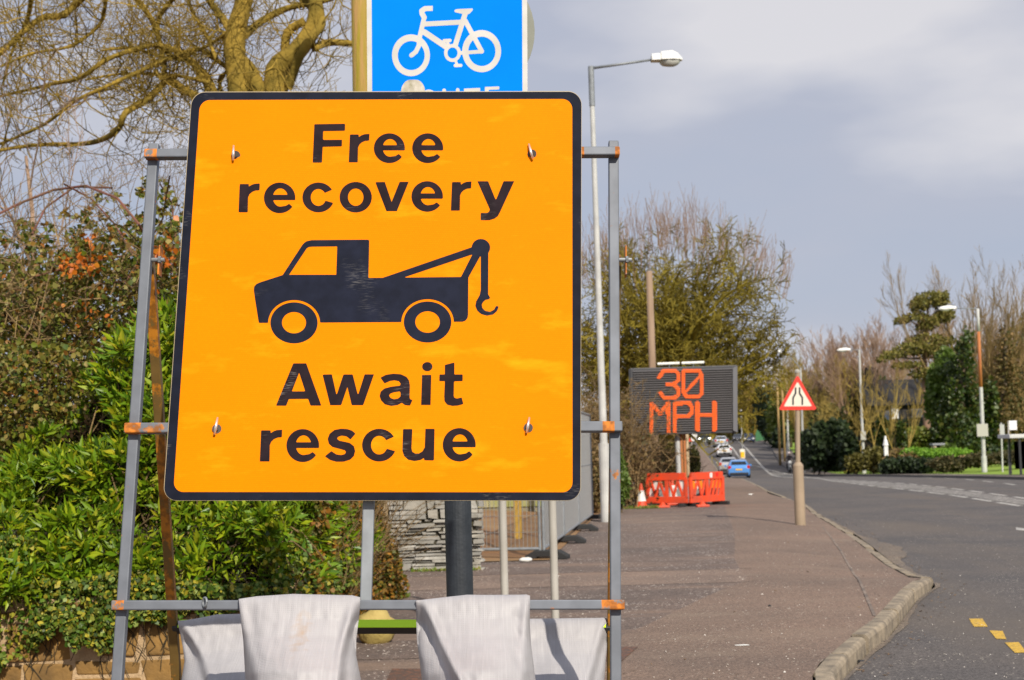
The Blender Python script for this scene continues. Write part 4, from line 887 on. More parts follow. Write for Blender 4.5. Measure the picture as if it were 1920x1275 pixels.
for x, y, s_ in zip(gx_.ravel(), gy_.ravel(), dd_.ravel()):
    if s_ <= .3: b.add([fv(x + i * .98, y + j * .98, .05) for i, j in ((-1, -.5), (-.5, -1), (.5, -1), (1, -.5), (1, .5), (.5, 1), (-.5, 1), (-1, .5))], [tuple(range(8))[::-1]])
b.build('led_figures', emit('orange_leds', (1, .13, .0), 1.2, (.3, .03, .0)), bd)
for x0_, x1_, y_ in ((1233, 1274, 681), (1278, 1320, 679.5)):
    b = MB(); b.cyl(fv(x0_, y_ + 1.5, -.1), fv(x1_, y_, -.1), .036, 10); b.build('solar_tube', mat('white_tube', (.8, .8, .74), .4), vm, smooth=False)
for x in (1255, 1300): b = MB(); b.cyl(fv(x, 690, -.1), fv(x, 680, -.1), .012, 6); b.build('tube_bracket', M['galv'], vm)
b = MB(); b.cyl(Vector((fv(1274, 815).x, YV + .3, terr(YV) - .1)), Vector((fv(1272, 800).x, YV + .3, 2.0)), .075, 12); b.build('mast', M['lamp'], vm)
for x in (1280, 1286): b = MB(); b.box((fv(x, 840).x, YV + .25, 1.1), (.03, .03, 1.1)); b.build('strut', mat('strut_paint', (.40, .14, .04), .7), vm)
b = MB(); b.box((fv(1290, 850).x, YV + .25, .0), (.02, .02, .001)); b.box((g.x, YV + .3, terr(YV) + .28), (.75, .5, .14)); b.build('base_box', mat('trailer_grey', (.2, .2, .2), .6), vm, bevel=.02)
g = base(1291, 42); pole('metal_post', 'thin cream post between the electronic sign and the hedge', 'post', 1292, 44, .05, .045, 1.9, pale, 8)
# ------------------------------------------------------------------ red barriers and cones
redp = mat('orange_red_plastic', (.80, .065, .014), .5, var=(.56, .07, .03), scale=4, detail=7); whr = mat('white_reflective', (.78, .77, .74), .45, var=(.62, .6, .58), scale=8); amb = mat('amber_strip', (.85, .22, .01), .5)
def barrier(a, c, lab, seed, tagbox=False):
    t = thing('barrier', lab, 'barrier', (a + c) / 2, 'red plastic barriers by the electronic sign'); d = c - a; L = d.length; d.normalize(); n = Vector((d.y, -d.x, 0)); b = MB(); z0 = (a.z + c.z) / 2 + .09; H = .74; r = random.Random(seed)
    P = lambda s, z: a + d * (s * L) + Vector((0, 0, z0 - a.z + z))
    def bx(s0, s1, q0, q1, th=.03): b.box((P(s0, q0) + P(s1, q1)) / 2, ((s1 - s0) * L / 2, th, (q1 - q0) / 2), (d, n, upv))
    bx(0.04, .96, .56, H, .034); bx(.0, 1, .0, .16, .03); bx(0, .07, .1, .62); bx(.93, 1, .1, .62); bx(.46, .54, .15, .57, .024)
    # sloping bars between the slots
    for k in range(9):
        s0 = .07 + k * .108
        if abs(s0 - .5) < .05: continue
        lean = .055 if (k % 2) ^ (seed % 2) else -.055
        if seed == 2 and k > 5: lean = .06
        q = [P(s0 - lean - .026, .15), P(s0 - lean + .026, .15), P(s0 + lean + .026, .57), P(s0 + lean - .026, .57)]
        b.prism([k_ + n * .02 for k_ in q], n * -.04)
    bd = b.build('barrier_panel', redp, t, recalc=True, bevel=.006)
    for k in range(8):
        s0 = .12 + k * .108
        if abs(s0 - .5) < .06: continue
        m = whr if (r.random() < (.85 if seed == 1 else .3)) else amb; up_ = r.random() < .6
        zz = (.34, .555) if up_ or m is amb else (.17, .37)
        b2 = MB(); b2.box((P(s0 - .03, zz[0]) + P(s0 + .03, zz[1])) / 2 - n * .012, (L * .048, .004, (zz[1] - zz[0]) / 2), (d, n, upv)); b2.build('reflective_strip', m, t)
    for s in (.1, .9): b2 = MB(); b2.box(P(s, -.045), (.05, .24, .045), (d, n, upv)); b2.build('barrier_foot', rub, t, bevel=.01)
    if tagbox:
        b2 = MB(); b2.box(P(.6, .66) + n * .038, (.052, .003, .058), (d, n, upv)); b2.build('white_label', M['white'], t)
        b2 = MB(); b2.box(P(.78, .67) + n * .038, (.05, .003, .045), (d, n, upv)); b2.build('red_label', mat('red_label', (.8, .01, .01), .5), t)
barrier(base(1213, 36.6), base(1290, 36.1), 'red plastic barrier with white strips next to the traffic cone', 1)
barrier(base(1294, 36.1), base(1358, 37.2), 'red plastic barrier with a white label on its top rail', 2, True)
def cone(p, lab, h=.62, s=1.0, sleeve=True):
    t = thing('traffic_cone', lab, 'traffic cone', p, 'traffic cones round the barriers'); b = MB(); b.box(p + upv * .025, (.17 * s, .17 * s, .028)); b.build('cone_base', redp, t, bevel=.015)
    rr = lambda z: .125 * s * (1 - z / h) + .025
    b = MB(); b.lathe(p, [(rr(z), z) for z in (.045, .1 + .1 * (h - .13), .44 * h / .62 if h > .3 else .11, h - .01, h)], 18); c = b.build('cone_body', redp, t, smooth=False)
    if not sleeve: return
    b = MB(); b.lathe(p, [(rr(z) + .004, z) for z in (.17 * h / .62, .44 * h / .62)], 18); b.build('reflective_sleeve', whr, t, smooth=False)
cone(base(1203, 36.2), 'red and white traffic cone standing alone left of the barriers', .60)
cone(base(1240, 36.35) - Vector((0, .35, 0)), 'traffic cone base poking out under the barrier with white strips', .13, .95, False)
cone(base(1316, 36.0) - Vector((0, .15, 0)), 'traffic cone base poking out under the barrier with the white label', .13, .9, False)
cone(base(1262, 37.6), 'traffic cone seen through the slots of the barrier with white strips', .7)
cone(base(1310, 38.1), 'traffic cone seen through the slots of the labelled barrier', .7)

# ================================================================== TRIANGULAR SIGN
gT = ground(1500.5, 978); YT = gT.y; PT = Vector((0, YT - .05, 0)); ft = lambda x, y, n=0.: onp(x, y, n, PT, NB)
tr = thing('warning_sign', 'red bordered triangular road narrows sign on a beige post', 'road sign', gT)
bei = mat('beige_post', (.36, .27, .185), .6, var=(.31, .235, .16), scale=3)
tpz = at(1495, 697, YT); b = MB(); b.tube([gT - upv * .1, gT + upv * 1.04, gT + upv * 1.10], [.098, .098, .06], 20); b.tube([gT + upv * 1.10, tpz], [.045, .043], 16); b.build('post', bei, tr, smooth=False)
b = MB(); b.lathe(tpz, [(.055, -.02), (.055, .02), (.02, .05)], 12); b.build('post_cap', M['postgrey'], tr)
redr = mat('sign_red', (.74, .035, .02), .45); crm = mat('sign_cream', (.72, .66, .55), .5)
def tri(c, r): return rquad(c, r)
Q = [(1495.3, 702), (1532.5, 768.3), (1459.5, 769)]
b = MB(); b.prism([ft(x, y) for x, y in rquad(Q, 6)], Vector((0, .006, 0))); tp_ = b.build('sign_panel', M['galv'], tr, recalc=True)
b = MB(); b.add([ft(x, y, .003) for x, y in rquad(Q, 6)], [tuple(range(27))[::-1]]); b.build('red_border', redr, tp_)
b = MB(); b.add([ft(x, y, .006) for x, y in rquad([(1495.4, 715.5), (1522.5, 761.5), (1469.5, 762)], 2.5)], [tuple(range(27))[::-1]]); b.build('cream_face', crm, tp_)
def nar(X, Y): return U(lv(X, Y, [(1322, 348), (1322, 388), (1303, 422), (1303, 470)], 6.5), lv(X, Y, [(1352, 348), (1352, 390), (1372, 420), (1372, 470)], 6.5))
b = MB(); art(b, nar, (1482, 724, 1508, 761), .9, lambda x, y: ft(x, y, .009)); b.build('road_narrows_emblem', M['black'], tp_)
b = MB(); b.box((ft(1497, 740).x, YT - .03, ft(1497, 740).z), (.06, .02, .02)); b.build('clamp', M['galv'], tr)
# ================================================================== VEGETATION
def rdir(r, up=0.):
    while True:
        v = Vector((r.uniform(-1, 1), r.uniform(-1, 1), r.uniform(-1, 1)))
        if .05 < v.length < 1: v.normalize(); v.z += up; return v.normalized()
def leaf(b, p, d, L, Wd, r, fold=.25):
    s = d.cross(rdir(r)); s = s.normalized() if s.length > 1e-3 else d.orthogonal().normalized(); n = d.cross(s); m = p + d * L * .48
    o = len(b.v); b.v += [tuple(p), tuple(m + s * Wd - n * fold * Wd), tuple(p + d * L - n * L * .12), tuple(m - s * Wd - n * fold * Wd)]
    b.face((o, o + 1, o + 2)); b.face((o, o + 2, o + 3))
def oval(b, p, d, L, Wd, r):
    """broad leaf with five edges"""
    s = d.cross(rdir(r)); s = s.normalized() if s.length > 1e-3 else d.orthogonal().normalized(); n = d.cross(s); o = len(b.v)
    b.v += [tuple(p), tuple(p + d * L * .3 + s * Wd), tuple(p + d * L * .65 + s * Wd * .75 - n * .05 * L), tuple(p + d * L - n * .1 * L), tuple(p + d * L * .65 - s * Wd * .75 - n * .05 * L), tuple(p + d * L * .3 - s * Wd)]
    b.face((o, o + 1, o + 2, o + 3)); b.face((o, o + 3, o + 4, o + 5))
def leafmat(name, cols, rough=.45, trans=.3, spec=.5): return mat(name, cols[0], rough, island=cols, trans=trans, spec=spec)
def grow(b, p, d, L, r, lev, R_, nb=(6, 6, 5), ang=(25, 60), wob=.22, trop=.05, taper=.35, lr=(.45, .7), seg=None, start=.2, sides=None, rmin=.003):
    n = seg or (3 + lev); pts = [Vector(p)]; dirs = []; d = Vector(d).normalized()
    for i in range(n):
        d = (d + rdir(R_) * wob + Vector((0, 0, trop))).normalized(); dirs.append(d.copy()); pts.append(pts[-1] + d * (L / n))
    rad = [max(rmin, r * (1 - (1 - taper) * i / n)) for i in range(n + 1)]
    b.tube(pts, rad, sides or (7 if r > .06 else 4 if r > .018 else 3), False)
    if lev > 0:
        k = nb[lev - 1]; k = k + R_.randint(-1, 1)
        for j in range(k):
            t = start + (1 - start) * (j + R_.random()) / k; i = min(n - 1, int(t * n)); q = pts[i] + (pts[i + 1] - pts[i]) * (t * n - i); dd = dirs[i]
            ax = dd.cross(rdir(R_)).normalized(); cd = Matrix.Rotation(R(R_.uniform(*ang)), 3, ax) @ dd
            grow(b, q, cd, L * R_.uniform(*lr) * (1.1 - .4 * t), rad[i] * R_.uniform(.42, .62), lev - 1, R_, nb, ang, wob, trop, taper, lr, None, .15, None, rmin)
bk_olive = bark('olive_bark', (.37, .24, .032), (.15, .105, .008), 3.0); bk_tan = bark('tan_bark', (.34, .23, .095), (.23, .155, .055), 5); bk_dark = bark('dark_bark', (.085, .065, .045), (.14, .10, .06), 4); bk_pink = bark('pinkish_twigs', (.42, .29, .20), (.33, .21, .14), 5); bk_red = bark('red_stems', (.20, .075, .055), (.15, .09, .045), 6)
twig_br = bark('brown_twigs', (.27, .18, .075), (.17, .11, .05), 3)

# ---- laurel hedge: fills the corner behind the wall
LR = random.Random(5)
lau = leafmat('laurel_leaf', [(.03, .07, .004), (.17, .27, .006), (.08, .17, .005), (.33, .40, .012), (.05, .12, .005), (.13, .23, .007), (.42, .37, .02)], .42, .14, .4)
HX, HZ = [-3.75, -3.4, -3.0, -2.65, -2.25, -1.8, -1.45], [1.3, 1.75, 2.15, 2.5, 2.72, 2.7, 2.4]
t = thing('laurel_bush', 'bright green bush with lance shaped leaves behind the stone wall', 'bush', (-2.3, 10.2, .55))
b = MB(); bt = MB(); n_ = 0
while n_ < 5600:
    side = LR.random() < .36; k = LR.random() ** .85
    if side:
        Y = LR.uniform(9.9, 14.3); H = float(np.interp(Y, [9.9, 11, 12.2, 14.5], [2.3, 2.3, 1.5, .9])); s_ = Y
    else:
        X = LR.uniform(-3.8, -1.5); H = float(np.interp(X, HX, HZ)); s_ = X
    z = .58 + (H - .58) * k
    lump = .30 * mnoise.noise(Vector((s_ * 1.7, z * 2.0, 3))) + .15 * mnoise.noise(Vector((s_ * 4.2, z * 4.5, 9))); lay = LR.choice((0, 0, 0, 0, .10, .2, .35, .55, .8)); back_ = .75 * k ** 2.4 + lay - lump
    if lump < -.10 and lay < .3: continue
    if side: p = Vector((-1.46 - back_ * .8, Y, z)); out = Vector((.85, -.3, .45 + .5 * k))
    else: p = Vector((X, (9.86 if z > 1.15 else 9.62) + back_, z)); out = Vector((.15, -.8, .45 + .5 * k))
    out = (out + rdir(LR) * .75).normalized(); m_ = LR.randint(6, 9); n_ += 1
    for j in range(m_):
        ax = out.orthogonal().normalized(); ax = Matrix.Rotation(2 * math.pi * j / m_ + LR.random(), 3, out) @ ax
        dd = (out * LR.uniform(.25, 1.1) + ax * LR.uniform(.6, 1)).normalized(); Lf = LR.uniform(.06, .135); leaf(b, p + dd * .008, dd, Lf, Lf * .13, LR)
    if n_ % 5 == 0: bt.tube([p - out * .45 + Vector((0, 0, -.12)), p - out * .15, p], [.007, .005, .004], 4, False)
for i in range(2600):   # small bracts among the lower stems
    p = Vector((LR.uniform(-3.9, -1.4), 9.95 + LR.random() * .5, LR.uniform(.7, 1.5))); leaf(b, p, rdir(LR), LR.uniform(.05, .1), .008, LR)
inn = MB()  # added leaf mass, its near-black colour stands for shade inside the bush
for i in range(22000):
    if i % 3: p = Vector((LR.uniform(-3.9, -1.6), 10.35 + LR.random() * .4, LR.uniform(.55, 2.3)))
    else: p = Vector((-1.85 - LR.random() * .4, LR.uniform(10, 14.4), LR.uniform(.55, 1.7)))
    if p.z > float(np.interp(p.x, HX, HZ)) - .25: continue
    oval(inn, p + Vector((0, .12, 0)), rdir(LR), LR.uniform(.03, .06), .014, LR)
inner = leafmat('inner_shade_leaf', [(.014, .010, .004), (.035, .02, .009), (.010, .012, .004)], .9, .03, .1); inn.build('inner_shade_leaves', inner, t)
b.build('leaves', lau, t); bt.build('stems', twig_br, t)
# ---- ivy hanging over the wall
ivy = leafmat('ivy_leaf', [(.02, .05, .006), (.09, .16, .010), (.04, .09, .008), (.25, .30, .06), (.015, .04, .005), (.40, .33, .03), (.06, .13, .009)], .5, .1, .35)
t = thing('ivy', 'dark green ivy hanging over the top of the stone wall', 'ivy', (-2.5, 9.5, .55)); b = MB(); bt = MB()
def ivlow(x):
    px = 960 + x / WY * F; return float(np.interp(px, [-200, 0, 60, 100, 125, 150, 205, 240, 330, 450, 600], [.2, .22, .28, .42, .48, .28, .29, .46, .5, .5, .48])) + .09 * mnoise.noise(Vector((x * 6, 0, 5))) + .05 * mnoise.noise(Vector((x * 15, 2, 5)))
for i in range(31000):
    side = i % 5 == 0
    if side: Y = LR.uniform(9.45, 14.6); lo = .42 + .12 * mnoise.noise(Vector((Y * 2, 1, 1))); hi = 1.0 + .25 * mnoise.noise(Vector((Y * 1.1, 4, 1)))
    else: X = LR.uniform(-5.4, -1.46); lo = ivlow(X); hi = .74 + .22 * mnoise.noise(Vector((X * 1.4, 0, 9))) + (.25 if X < -3.1 else 0)
    z = lo + (hi - lo) * LR.random() ** 1.1; off = (.02 + .10 * LR.random()) if z < .62 else .10 - (z - .62) * .5 + LR.uniform(-.14, .06)
    lump = .12 * mnoise.noise(Vector(((Y if side else X) * 3, z * 3.5, 1))); off += lump
    if lump < -.015 and LR.random() < .6: continue
    p = Vector((-1.50 + off, Y, z)) if side else Vector((X, WY - off, z))
    d = (Vector((.5, -.2, -.75)) if side else Vector((.1, -.45, -.75))) + rdir(LR) * .8; Lf = LR.uniform(.016, .042); oval(b, p, d.normalized(), Lf, Lf * .48, LR)
for i in range(60):
    x = LR.uniform(-3.6, -1.5); p = Vector((x, WY - .03, ivlow(x) + .1)); pts = [p]
    for k in range(6): p = p + Vector((LR.uniform(-.05, .05), LR.uniform(-.008, 0), -LR.uniform(.02, .09))); p.y = WY - .022; pts.append(p)
    bt.tube(pts, .0028, 3, False)
for i in range(14000):  # dark leaf bits added behind the ivy, coloured as the shade between leaves
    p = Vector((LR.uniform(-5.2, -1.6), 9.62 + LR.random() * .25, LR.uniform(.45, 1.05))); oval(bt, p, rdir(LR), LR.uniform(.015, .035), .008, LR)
b.build('leaves', ivy, t); bt.build('stems', mat('ivy_stems_and_shade', (.045, .03, .014), .9, island=[(.03, .02, .008), (.015, .013, .006), (.07, .045, .018)]), t)
# ---- brown leaved creeper at the end of the hedge
cre = leafmat('creeper_leaf', [(.10, .12, .014), (.33, .14, .02), (.17, .10, .02), (.065, .11, .014), (.42, .19, .025), (.13, .08, .02), (.09, .14, .016)], .55, .2, .3)
t = thing('creeper', 'creeper with brown and orange leaves at the end of the hedge', 'creeper', (-1.3, 14.2, .0)); b = MB(); bt = MB()
for i in range(11000):
    px = LR.uniform(590, 752); Y = float(np.interp(px, [590, 640, 700, 752], [10.3, 12.0, 14.2, 15.0])) + LR.uniform(-.4, .3); hi = float(np.interp(px, [590, 620, 690, 712, 730, 752], [1.3, 1.9, 1.7, 1.15, .75, .35])) * (1 + .25 * mnoise.noise(Vector((px * .05, 0, 0))))
    lo = float(np.interp(px, [590, 640, 690, 752], [.35, .2, .02, .02]))
    z = lo + (hi - lo) * LR.random(); q = base(px, Y); d = (Vector((.4, -.6, -.3)) + rdir(LR)).normalized(); Lf = LR.uniform(.024, .05); oval(b, Vector((q.x + .12 * mnoise.noise(Vector((Y * 4, z * 4, 0))), Y - .12 * mnoise.noise(Vector((px * .03, z * 3, 2))), z)), d, Lf, Lf * .42, LR)
for i in range(60):
    px = LR.uniform(610, 735); q = base(px, float(np.interp(px, [590, 640, 700, 752], [10.3, 12.0, 14.2, 15.0]))); q.x -= .06; grow(bt, q, (0, -.05, 1), LR.uniform(.5, 1.6), .007, 1, LR, wob=.3)
b.build('leaves', cre, t); bt.build('stems', twig_br, t)
# ---- bramble thicket
bra = leafmat('bramble_leaf', [(.035, .065, .008), (.11, .13, .013), (.20, .15, .025), (.05, .095, .009), (.33, .26, .07), (.13, .06, .02), (.15, .20, .016), (.30, .11, .022)], .5, .2, .3)
oran = leafmat('orange_leaf', [(.62, .18, .012), (.5, .12, .012), (.7, .26, .02)], .45, .3)
t = thing('bramble_thicket', 'tangled bramble thicket with dark green and orange leaves under the bare tree', 'bush', (-4, 12.6, .8)); b = MB(); bt = MB(); bo = MB(); brd = MB()
TX, TYp = [-520, -150, 0, 60, 110, 160, 210, 250, 290, 330, 380, 450, 690], [640, 450, 425, 415, 400, 385, 372, 360, 335, 352, 420, 560, 760]
n = 0
while n < 34000:
    px = LR.uniform(-500, 560) if LR.random() < .45 else LR.uniform(-40, 400); top = float(np.interp(px, TX, TYp)) + 38 * mnoise.noise(Vector((px * .035, 0, 2))); py = top + (920 - top) * LR.random() ** 1.05; Y = LR.uniform(11.6, 13.8) - (.9 if py > 640 else 0)
    # sky shows between the sprays near the top
    dn = mnoise.noise(Vector((px * .03, py * .035, 4))) + .5 * mnoise.noise(Vector((px * .09, py * .09, 7)))
    if py < top + 110 and dn < .10 - (py - top) / 420: continue
    if px > 380 and LR.random() < .4: continue
    q = at(px, py, Y); d = (Vector((.2, -.5, -.2)) + rdir(LR)).normalized(); Lf = LR.uniform(.024, .058); oval(b, q, d, Lf, Lf * .42, LR); n += 1
for i in range(19000):      # the depth of the thicket
    px = LR.uniform(-450, 600); top = float(np.interp(px, TX, TYp)) + 70; py = top + (1000 - top) * LR.random(); q = at(px, py, LR.uniform(13.9, 15.4)); Lf = LR.uniform(.04, .085); oval(b, q, (Vector((.2, -.5, -.2)) + rdir(LR)).normalized(), Lf, Lf * .45, LR)
for cx, cy, rx, ry, k in ((160, 495, 35, 22, 70), (128, 500, 14, 14, 18), (300, 482, 26, 20, 60), (318, 470, 10, 40, 22), (165, 445, 12, 18, 14), (290, 545, 8, 12, 8), (180, 590, 60, 40, 20)):
    for i in range(k):
        q = at(cx + LR.gauss(0, rx * .6), cy + LR.gauss(0, ry * .6), 11.75 + LR.uniform(-.2, .2)); Lf = LR.uniform(.035, .06); oval(bo, q, (Vector((0, -.6, -.4)) + rdir(LR)).normalized(), Lf, Lf * .45, LR)
for pts, r in ((((-30, 415), (40, 380), (100, 356), (160, 348), (220, 372), (260, 420), (290, 470)), .011), (((120, 345), (170, 372), (215, 420), (250, 480)), .008), (((60, 440), (85, 390), (140, 350), (210, 352)), .009), (((230, 540), (270, 470), (305, 410), (318, 330)), .008), (((0, 560), (60, 520), (130, 500), (230, 480)), .008), (((40, 640), (110, 560), (170, 535), (300, 520)), .008), (((300, 345), (322, 380), (330, 450), (320, 520)), .007), (((10, 590), (35, 620)), .02), (((135, 640), (142, 660)), .02), (((60, 795), (40, 835)), .022)):
    brd = MB(); brd.tube([at(x, y, 11.8 + .5 * math.sin(i)) for i, (x, y) in enumerate(pts)], r, 5, False); brd.build('cane', bk_red, t)
for i in range(420):
    q = at(LR.uniform(-120, 420), LR.uniform(430, 850), LR.uniform(11.6, 13.3)); grow(bt, q, rdir(LR, .1), LR.uniform(.3, 1.0), .007, 1, LR, nb=(3,), wob=.3)
for px in range(130, 420, 14):
    q = at(px, LR.uniform(390, 430), 12.8); grow(bt, q, (LR.uniform(-.3, .3), 0, 1), LR.uniform(.35, .75), .0045, 2, LR, nb=(3, 3), wob=.25, rmin=.002)
b.build('leaves', bra, t); bo.build('orange_leaves', oran, t); bt.build('twigs', twig_br, t)
# ---- great bare tree
BT = random.Random(21); YB = 18.0
t = thing('bare_tree', 'large leafless tree with mossy olive limbs behind the orange sign', 'tree', base(470, YB))
b = MB(); px_m = YB / F
def limb(bb, pts, r0_, r1_, dz=0, s=8):
    P = [at(x, y, YB + dz * math.sin(i * .9)) for i, (x, y) in enumerate(pts)]; n = len(P); Q = []; rr = []
    for i in range(n - 1):
        p0, p1, p2, p3 = P[max(i - 1, 0)], P[i], P[i + 1], P[min(i + 2, n - 1)]
        for k in range(4):
            u = k / 4; Q.append(.5 * ((2 * p1) + (p2 - p0) * u + (2 * p0 - 5 * p1 + 4 * p2 - p3) * u * u + (3 * p1 - p0 - 3 * p2 + p3) * u ** 3)); f = (i + u) / (n - 1); rr.append((r0_ + (r1_ - r0_) * f) * px_m * (1 + .12 * mnoise.noise(Vector((i * 1.7 + u, r0_, 0)))))
    Q.append(P[-1]); rr.append(r1_ * px_m); bb.tube(Q, rr, s, True); return Q, rr
gb = base(478, YB); L0 = []
b.tube([gb - upv * .2, gb + upv * 1.5, at(462, 420, YB), at(463, 300, YB)], [.34, .26, .22, .2], 14)
limb(b, [(463, 320), (455, 230), (447, 150), (440, 90), (446, 45), (458, 0), (470, -60)], 26, 15, 0, 12)
limb(b, [(468, 310), (490, 200), (470, 140), (452, 118)], 16, 17, 0, 10)
limb(b, [(480, 320), (512, 200), (518, 130), (555, 98), (585, 55), (593, 15), (575, -40)], 24, 13, 0, 10)
limb(b, [(500, 220), (533, 165), (534, 100), (540, 60), (570, 40)], 10, 8, .1, 8)
limb(b, [(540, 165), (560, 110), (580, 75), (603, 45), (590, 20), (560, -10)], 9, 8, -.15, 8)
b.build('trunk', bk_olive, t, smooth=True)
b = MB()
limbs = [([(438, 70), (418, 35), (395, 5), (370, -40)], 9, 6), ([(455, 70), (490, 40), (540, 15), (600, 3), (640, -10)], 8, 5), ([(405, 185), (390, 145), (350, 107), (300, 85), (255, 92), (200, 112), (150, 145), (100, 157), (45, 170), (-20, 185)], 7, 2.5),
    ([(375, 185), (340, 165), (315, 150), (292, 172), (270, 190), (235, 212), (222, 242), (190, 262), (150, 270), (85, 271), (20, 278), (-30, 290)], 9, 3), ([(250, -10), (285, 38), (302, 90), (310, 145)], 6, 5), ([(170, -20), (120, 27), (80, 33), (40, 62), (0, 100), (-40, 120)], 8, 4),
    ([(438, 135), (405, 112), (370, 92), (330, 105), (270, 130), (200, 162), (140, 190), (85, 232), (20, 262), (-30, 280)], 5, 2.5), ([(405, 110), (385, 62), (360, 20), (348, -25)], 4, 3), ([(300, 85), (330, 110), (360, 118), (395, 172)], 4, 6), ([(390, 155), (340, 143), (300, 140), (230, 138), (160, 150)], 4, 2),
    ([(590, 90), (615, 80), (660, 82), (700, 95)], 8, 6), ([(430, 60), (380, 90), (320, 110), (250, 90), (190, 95)], 4, 2), ([(200, -10), (190, 40), (160, 70), (120, 90), (60, 100), (0, 125)], 4, 2), ([(330, -10), (300, 30), (296, 60)], 5, 4), ([(60, -10), (50, 40), (25, 90), (5, 160)], 5, 2), ([(120, 30), (150, 0), (170, -30)], 6, 5), ([(440, 200), (420, 190), (412, 150), (425, 135)], 5, 4)]
for pts, ra, rb_ in limbs:
    Q, rr = limb(b, pts, ra, rb_, .5, 6); L0.append((Q, rr))
for Q, rr in L0:
    n = max(6, int(len(Q) * .8))
    for j in range(n):
        i = BT.randrange(len(Q) - 1); d = (Q[i + 1] - Q[i]).normalized(); cd = (d * .3 + rdir(BT) * .9 + Vector((-.25, 0, BT.choice((-.7, -.4, .4)))));
        grow(b, Q[i], cd, BT.uniform(.5, 1.35), min(.011, rr[i] * .6), 2, BT, nb=(3, 4), ang=(25, 65), wob=.34, trop=.10, taper=.4, lr=(.35, .65), seg=7, rmin=.0032)
for i in range(150):
    q = at(BT.uniform(-40, 640), BT.uniform(-40, 300), YB + BT.uniform(-1, 1.5)); 
    if q.z < 4.2: continue
    grow(b, q, rdir(BT) + Vector((-.4, 0, -.2)), BT.uniform(.7, 1.6), .009, 2, BT, nb=(3, 3), wob=.35, trop=.12, seg=8, rmin=.0032)
b.build('crown', bk_olive, t, smooth=True)
# small tree at the left edge
def bare_tree(lab, px, Y, H, spread, m, seed, trunk_r=.14, stems=3, nb=(5, 6, 6), group=None, ang=(18, 45), wob=.14, trop=.10, name='bare_tree', fork=.25, lev=3, m2=None, rm=.006, off=0):
    q = base(px, Y, off); t = thing(name, lab, 'tree', q, group); rr = random.Random(seed); b = MB(); tops = []
    for s in range(stems):
        a = 2 * math.pi * s / stems + rr.random(); d = Vector((math.cos(a) * spread * .5, math.sin(a) * spread * .5, 1)); p = q + Vector((math.cos(a), math.sin(a), 0)) * trunk_r * (.6 if stems > 1 else 0)
        pts = [p - upv * .2]; dd = d.normalized()
        for i in range(3): dd = (dd + rdir(rr) * .07).normalized(); pts.append(pts[-1] + dd * H * fork / 3)
        b.tube(pts, [trunk_r * (1.15 - .12 * i) / stems ** .4 for i in range(4)], 8); tops.append((pts[-1], dd, trunk_r * .75 / stems ** .4))
    b.build('trunk', m, t, smooth=True); b = MB()
    for p, d, r_ in tops: grow(b, p, d, H * (1 - fork) * .85, r_, lev, rr, nb, ang, wob, trop, .25, (.38, .62), 6, .05, None, rm)
    b.build('crown', m2 or m, t); return t, q, rr
bare_tree('slim bare tree with tan trunk and purplish twigs at the left edge', 18, 15.5, 5.6, .35, bk_tan, 4, .11, 2, (5, 6, 6), m2=bk_pink, rm=.0035, ang=(20, 50))
# ---- mossy spreading tree behind the speed sign
MR = random.Random(8); YM = 54; q = base(1262, YM)
moss = leafmat('moss_leaf', [(.10, .105, .012), (.17, .155, .02), (.13, .12, .018), (.07, .08, .012), (.2, .17, .03)], .7, .2)
bk_moss = bark('mossy_bark', (.255, .195, .012), (.135, .105, .010), 2)
t = thing('bare_tree', 'broad mossy bare tree spreading over the electronic speed sign', 'tree', q); b = MB(); b.tube([q - upv * .3, q + upv * 1.5, q + upv * 3.2], [.55, .42, .4], 12); b.build('trunk', bk_moss, t, smooth=True)
b = MB(); c = q + upv * 3.0
for i in range(34):
    a = 2 * math.pi * i * .382 + MR.random() * .4; el = R((27, 38, 52, 66, 80)[i % 5]); d = Vector((math.cos(a) * math.cos(el), math.sin(a) * math.cos(el), math.sin(el)))
    grow(b, c - upv * MR.uniform(0, .8), d, MR.uniform(4.0, 4.8) + (1.6 if el > .8 else 0), .14, 3, MR, (6, 9, 9), (25, 75), .26, .028 if el < .6 else .0, .25, (.32, .55), 7, .16, None, .013)
b.build('crown', bk_moss, t)
b = MB()
for i in range(16000):
    d = rdir(MR, .1); rad = 3.9 * MR.random() ** .45; p = c + upv * 2.7 + Vector((d.x * rad * 1.12, d.y * rad, d.z * rad * .98)); p.z += 0
    if mnoise.noise(p * .9) < -.02 or p.z < 3.6: continue
    Lf = MR.uniform(.05, .13); leaf(b, p, rdir(MR), Lf, Lf * .16, MR)
b.build('moss_foliage', moss, t)
b = MB()
for i in range(260):
    a = MR.uniform(0, 2 * math.pi); s = MR.random() ** .6; p = c + Vector((math.cos(a) * 4.4 * s, math.sin(a) * 4.0 * s, 4.3 * math.sqrt(max(0.05, 1 - s * s * .75)) + 1.6)); d = Vector((math.cos(a) * s * .35, math.sin(a) * s * .3, 1))
    grow(b, p, d, MR.uniform(1.0, 2.3) * (1 - .35 * s), .012, 1, MR, (6,), (12, 32), .10, .12, .3, (.3, .5), 4, .2, None, .0055)
b.build('upright_twigs', bk_pink, t)
